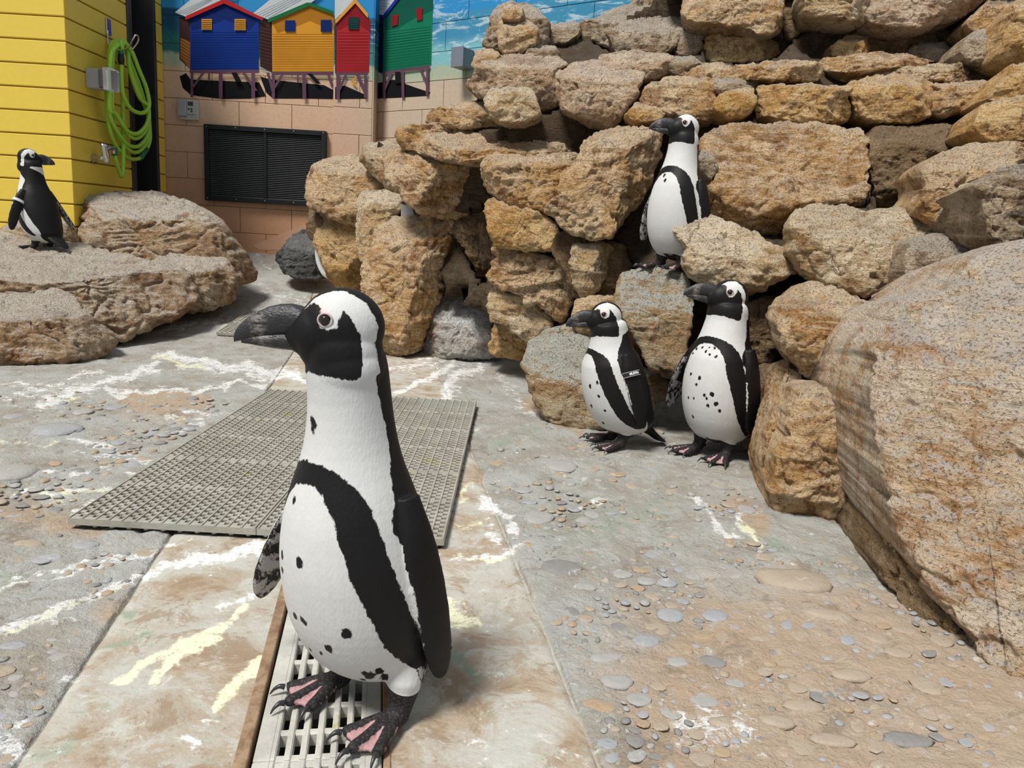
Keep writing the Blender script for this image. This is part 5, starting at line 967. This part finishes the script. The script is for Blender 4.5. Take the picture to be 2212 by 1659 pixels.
# ---------------------------------------------------------------- drain grate
def stain_plastic(name, a, b, sc=14):
    k = NB(name); p = k.pos(); n = k.noise(p, sc, 6, .7, .5); m = k.noise(p, 2.3, 4, .6); f = k.noise(p, 160, 3, .6)
    c = k.mix(k.ss(n, .35, .65), a, b); c = k.mix(k.math('MULTIPLY', k.ss(k.noise(p, 6, 5, .7, 1), .60, .70), .75), c, (.34, .33, .05)); c = k.mix(k.math('MULTIPLY', k.ss(n, .64, .75), .6), c, (.60, .60, .57)); c = k.mix(k.math('MULTIPLY', k.ss(m, .56, .7), .35), c, (.33, .38, .33))
    k.bump(f, .3, .003); return k.done(c, .62)
GRM = stain_plastic('pale_grate_plastic', (.40, .39, .36), (.52, .51, .47)); MATM = stain_plastic('grey_mat_plastic', (.28, .262, .225), (.37, .35, .305))
RUST = stain_plastic('rusty_drain_edge', (.17, .095, .05), (.34, .24, .15), 20)
def drain():
    root = empty('drain_grate', st2w(-.066, 1.0, 0)); tag(root, 'pale slotted plastic grate in the floor drain', 'grate')
    g0, g1 = S0+.012, S1-.004; wd_ = g1-g0; L = .48
    # one section: margins, bars, cross bars
    parts = []; m = .024; nc = 6; pitch = (wd_-2*m)/nc; bar = .0095; zt, zh = 0.0, .011
    ux = np.array([DV[0], DV[1], 0]); uy = np.array([DU[0], DU[1], 0]); uz = np.array([0, 0, 1.0])
    def bb(s0, s1, t0, t1, zlo=-.022, zhi=0.002): parts.append(bevbox(ux*(s0+s1)/2+uy*(t0+t1)/2+uz*(zlo+zhi)/2, ux*(s1-s0)/2, uy*(t1-t0)/2, uz*(zhi-zlo)/2, .002))
    bb(g0, g0+m, -L/2, L/2); bb(g1-m, g1, -L/2, L/2)
    for i in range(nc+1):
        c = g0+m+pitch*i; bb(c-bar/2, c+bar/2, -L/2, L/2)
    nr = 8
    for j in range(nr+1):
        t = -L/2+L*j/nr; t = min(max(t, -L/2+.006), L/2-.006); bb(g0+.01, g1-.01, t-.006, t+.006, -.022, -.0005)
    V, Fc = merge(parts); me = mesh_from('grate_section', V, Fc, False); me.materials.append(GRM)
    t = .45
    while t < 4.0:
        o = bpy.data.objects.new('grate_section', me); COL.objects.link(o); o.parent = root
        w = st2w(0, t+L/2, float(ramp(t+L/2))) ; o.location = w-np.array(root.location)
        t += L+.0015
    V, Fc = box(ux*(S0+S1)/2+uy*2.4-uz*.10, ux*(S1-S0-.004)/2, uy*2.1, uz*.004); add('channel_shade_sheet', under(root, V), Fc, plain('channel_shade_black', (.012, .011, .009), .5), root, smooth=False)  # black sheet added below the slots, painting in the shade of the channel
    for nm, s0, s1 in (('edge_rail', S0-.012, S0+.006), ('edge_rail', S1-.002, S1+.008)):
        V, Fc = bevbox(ux*(s0+s1)/2+uy*2.2+uz*-.02, ux*(s1-s0)/2, uy*1.9, uz*.023, .0015); add(nm, under(root, V), Fc, RUST, root, smooth=False)
drain()
# ---------------------------------------------------------------- mats of clipped plastic tiles
def tile_mesh(tw, tl):
    nx, ny = 43, 36; hole = np.zeros((nx, ny), bool)
    for i in range(1, nx-1):
        for j in range(1, ny-1):
            if i % 3 and j != ny//2: hole[i, j] = (j % 2 == 0) == (i % 3 == 1)
    hole[:, 0] = hole[:, -1] = False; hole[0] = hole[-1] = False
    wc_ = np.where(np.arange(nx) % 3 == 0, .62, 1.18); xs = np.r_[0, np.cumsum(wc_)]; xs = (xs/xs[-1]-.5)*tw; ys = np.linspace(-tl/2, tl/2, ny+1); wx = []
    V = []; Fc = []; z1, z0 = .020, .005
    def v(x, y, z): V.append((x, y, z)); return len(V)-1
    top = {}; bot = {}
    def tv(i, j):
        if (i, j) not in top: top[(i, j)] = v(xs[i], ys[j], z1)
        return top[(i, j)]
    def bv(i, j):
        if (i, j) not in bot: bot[(i, j)] = v(xs[i], ys[j], z0)
        return bot[(i, j)]
    for i in range(nx):
        for j in range(ny):
            if hole[i, j]: continue
            Fc.append((tv(i, j), tv(i+1, j), tv(i+1, j+1), tv(i, j+1)))
            for (di, dj, a, b) in ((-1, 0, (i, j+1), (i, j)), (1, 0, (i+1, j), (i+1, j+1)), (0, -1, (i, j), (i+1, j)), (0, 1, (i+1, j+1), (i, j+1))):
                ii, jj = i+di, j+dj
                if ii < 0 or jj < 0 or ii >= nx or jj >= ny or hole[ii, jj]: Fc.append((tv(*b), tv(*a), bv(*a), bv(*b)))
    parts = [(np.array(V), Fc)]
    for i in range(0, nx, 3): parts.append(box((xs[i]+(xs[1]-xs[0])*.5, 0, z1+.0012), ((xs[1]-xs[0])*.30, 0, 0), (0, tl/2, 0), (0, 0, .0012)))
    for i in range(11):
        for yy in (-tl/2+.008, 0, tl/2-.008): parts.append(tube(np.array([[xs[0]+tw*(i+.5)/11, yy, z0+.001], [xs[0]+tw*(i+.5)/11, yy, 0.0005]]), .006, 8))
    for i in range(11):
        for xx in (-tw/2+.008, tw/2-.008): parts.append(tube(np.array([[xx, ys[0]+tl*(i+.5)/11, z0+.001], [xx, ys[0]+tl*(i+.5)/11, 0.0005]]), .006, 8))
    V, Fc = merge(parts); me = mesh_from('mat_tile', V, Fc, False); me.materials.append(MATM); return me
def mat(corner, ex, ey, nx, ny, tw, tl, label, zf):
    me = tile_mesh(tw*.996, tl*.996); ex, ey = nrm(ex), nrm(ey); c = np.asarray(corner, float)
    cen = c+ex*tw*nx/2+ey*tl*ny/2; root = empty('drain_mat', (cen[0], cen[1], float(zf(cen[1])))); tag(root, label, 'mat', 'interlocking plastic floor mats')
    for i in range(nx):
        for j in range(ny):
            p = c+ex*tw*(i+.5)+ey*tl*(j+.5); o = bpy.data.objects.new('mat_tile', me); COL.objects.link(o); o.parent = root
            o.location = Vector((p[0], p[1], float(zf(p[1]))+.001))-root.location
            sl_ = (float(zf(p[1]+.1))-float(zf(p[1]-.1)))/.2; o.rotation_euler = (math.atan(sl_), 0, math.atan2(ex[1], ex[0]))
    for a, (dx, nn) in enumerate(((0, ny), (1, ny))): pass
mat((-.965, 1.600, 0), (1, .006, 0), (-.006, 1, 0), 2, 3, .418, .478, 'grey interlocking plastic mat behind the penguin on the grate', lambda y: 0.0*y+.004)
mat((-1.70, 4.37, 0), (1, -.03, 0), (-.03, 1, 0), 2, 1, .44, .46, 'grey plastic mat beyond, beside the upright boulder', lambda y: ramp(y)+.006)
# ---------------------------------------------------------------- pebbles set in the floor
PEB = []
for nm, a, b in (('grey_pebble', (.28, .27, .26), (.38, .37, .36)), ('blue_pebble', (.25, .26, .275), (.35, .355, .365)), ('tan_pebble', (.31, .25, .19), (.39, .33, .26)), ('orange_pebble', (.33, .23, .15), (.38, .30, .21)), ('dark_pebble', (.18, .175, .17), (.27, .26, .25))):
    k = NB(nm); p = k.pos(); n = k.noise(p, 30, 5, .65); c = k.mix(n, a, b); c = k.mix(k.math('MULTIPLY', k.ss(k.noise(p, 18, 6, .75, .6), .58, .70), .7), c, (.60, .60, .585)); c = k.mix(k.math('MULTIPLY', k.ss(k.noise(p, 110, 4, .7), .58, .7), .4), c, (.12, .11, .1)); k.bump(k.noise(p, 110, 4, .65), .5, .005); PEB.append(k.done(c, .6, 0, .35))
def peb_mesh(seed, mat_):
    V, Fc = sphere((0, 0, 0), 1.0, 10, 6); n = fbm(V*1.1+seed*5.3, 2, seed)
    V = V*(1+.38*n)[:, None]; V[:, 2] = np.clip(V[:, 2], -.8, .62+.12*n); V[:, 2] *= .9; me = mesh_from('pebble', V, Fc); me.materials.append(mat_); return me
PM = [peb_mesh(i+3, PEB[i % 5]) for i in range(20)]
def pebble(x, y, z, r, asp, rz, hh, me):
    o = bpy.data.objects.new('pebble', me); COL.objects.link(o); o.parent = FLOOR; o.location = (x, y, z); o.scale = (r, r*asp, hh); o.rotation_euler = (0, 0, rz); return o
rp = random.Random(9)
placed = []
for (px, py, w, h, m) in ((1212, 1228, 88, 54, 4), (1720, 1258, 165, 62, 2), (122, 932, 118, 40, 1), (25, 1022, 110, 52, 0), (1212, 1006, 72, 34, 0), (1164, 1118, 72, 38, 0), (1612, 1100, 40, 30, 0), (1545, 1330, 60, 36, 1), (1310, 1420, 76, 32, 0), (1395, 1385, 66, 36, 1), (1332, 1472, 76, 44, 0), (1447, 1328, 60, 40, 1), (1735, 1525, 90, 40, 2),
                          (1790, 1330, 110, 34, 2), (1940, 1410, 56, 32, 2), (2000, 1480, 60, 56, 2), (1640, 1380, 60, 24, 2), (1600, 1355, 44, 22, 1), (1840, 1460, 90, 34, 2), (1540, 1430, 60, 34, 4), (1465, 1430, 60, 30, 0), (1345, 1240, 46, 26, 0), (1395, 1255, 46, 24, 0), (1440, 1258, 44, 24, 1), (1262, 1268, 56, 24, 0), (100, 1340, 60, 34, 1), (30, 1395, 64, 28, 1), (185, 1178, 62, 26, 1), (95, 1208, 56, 28, 1),
                          (60, 1175, 76, 26, 2), (110, 1205, 62, 26, 1), (250, 880, 42, 18, 1), (30, 900, 44, 18, 1), (180, 890, 44, 18, 0), (15, 985, 44, 22, 1), (285, 1005, 40, 16, 1), (1372, 1600, 40, 50, 4), (1380, 1510, 56, 40, 0), (1680, 1560, 80, 36, 2), (1800, 1600, 100, 44, 2), (1960, 1600, 110, 34, 4), (1560, 1560, 60, 30, 2), (1160, 1110, 30, 24, 0), (1250, 1180, 34, 18, 0)):
    q = on_floor(px, py); e = on_floor(px+w/2, py); r = np.linalg.norm(e-q)
    f0 = on_floor(px, py-h/2); f1 = on_floor(px, py+h/2); dv = abs(f0[1]-f1[1])/2
    asp = min(max(dv*.72/r, .45), 1.25); placed.append((q[0], q[1], r)); pebble(q[0], q[1], float(ramp(q[1]))-.001, r*.98, asp, rp.uniform(-.2, .2), r*rp.uniform(.26, .36), PM[m+5*rp.randrange(4)])
cand = []
tries = 0
while len(cand) < 1500 and tries < 60000:
    tries += 1
    px = rp.uniform(-30, 2150); py = rp.uniform(820, 1690)
    q = on_floor(px, py); s_ = q[0]*DV[0]+q[1]*DV[1]
    if CL-.015 < s_ < CR+.02 or q[1] > 2.9: continue
    if -1.05 < q[0] < -.1 and 1.57 < q[1] < 3.1: continue
    if q[0] > 1.0 or q[0] < -1.9: continue
    if s_ > 0 and q[1] > 2.0 and rp.random() > .25: continue
    r = rp.choice((.007, .008, .010, .011, .013, .016, .019, .024))*rp.uniform(.85, 1.2)
    if any((q[0]-a)**2+(q[1]-b)**2 < (r*.95+c*.95)**2 for a, b, c in placed): continue
    placed.append((q[0], q[1], r)); cand.append((r*1661/q[1], q, r))
cand.sort(key=lambda t: -t[0])
for _, q, r in cand[:255]: pebble(q[0], q[1], float(ramp(q[1]))-.002, r, rp.uniform(.55, .95), rp.uniform(-.9, .9), r*rp.uniform(.15, .30), PM[(2 if q[0] > .25 and rp.random() < .55 else rp.randrange(5))+5*rp.randrange(4)])
parts = []
for _, q, r in cand[255:]:
    V, Fc = sphere((0, 0, 0), 1.0, 8, 5); V = V*(1+.3*fbm(V*1.2+q*40, 2, 5))[:, None]*np.array([r, r*rp.uniform(.55, .95), r*rp.uniform(.2, .36)]); a = rp.uniform(0, 3.1); c_, s__ = math.cos(a), math.sin(a)
    V = V@np.array([[c_, s__, 0], [-s__, c_, 0], [0, 0, 1]])+np.array([q[0], q[1], -.0015]); parts.append((V, Fc))
V, Fc = merge(parts); o = add('small_pebbles', V, Fc, [PEB[0], PEB[1], PEB[2], PEB[3], PEB[4]], FLOOR, recentre=False); o['kind'] = 'stuff'
mi = np.repeat([rp.randrange(5) for _ in parts], [len(p_[1]) for p_ in parts]); o.data.polygons.foreach_set('material_index', mi.astype(np.int32))
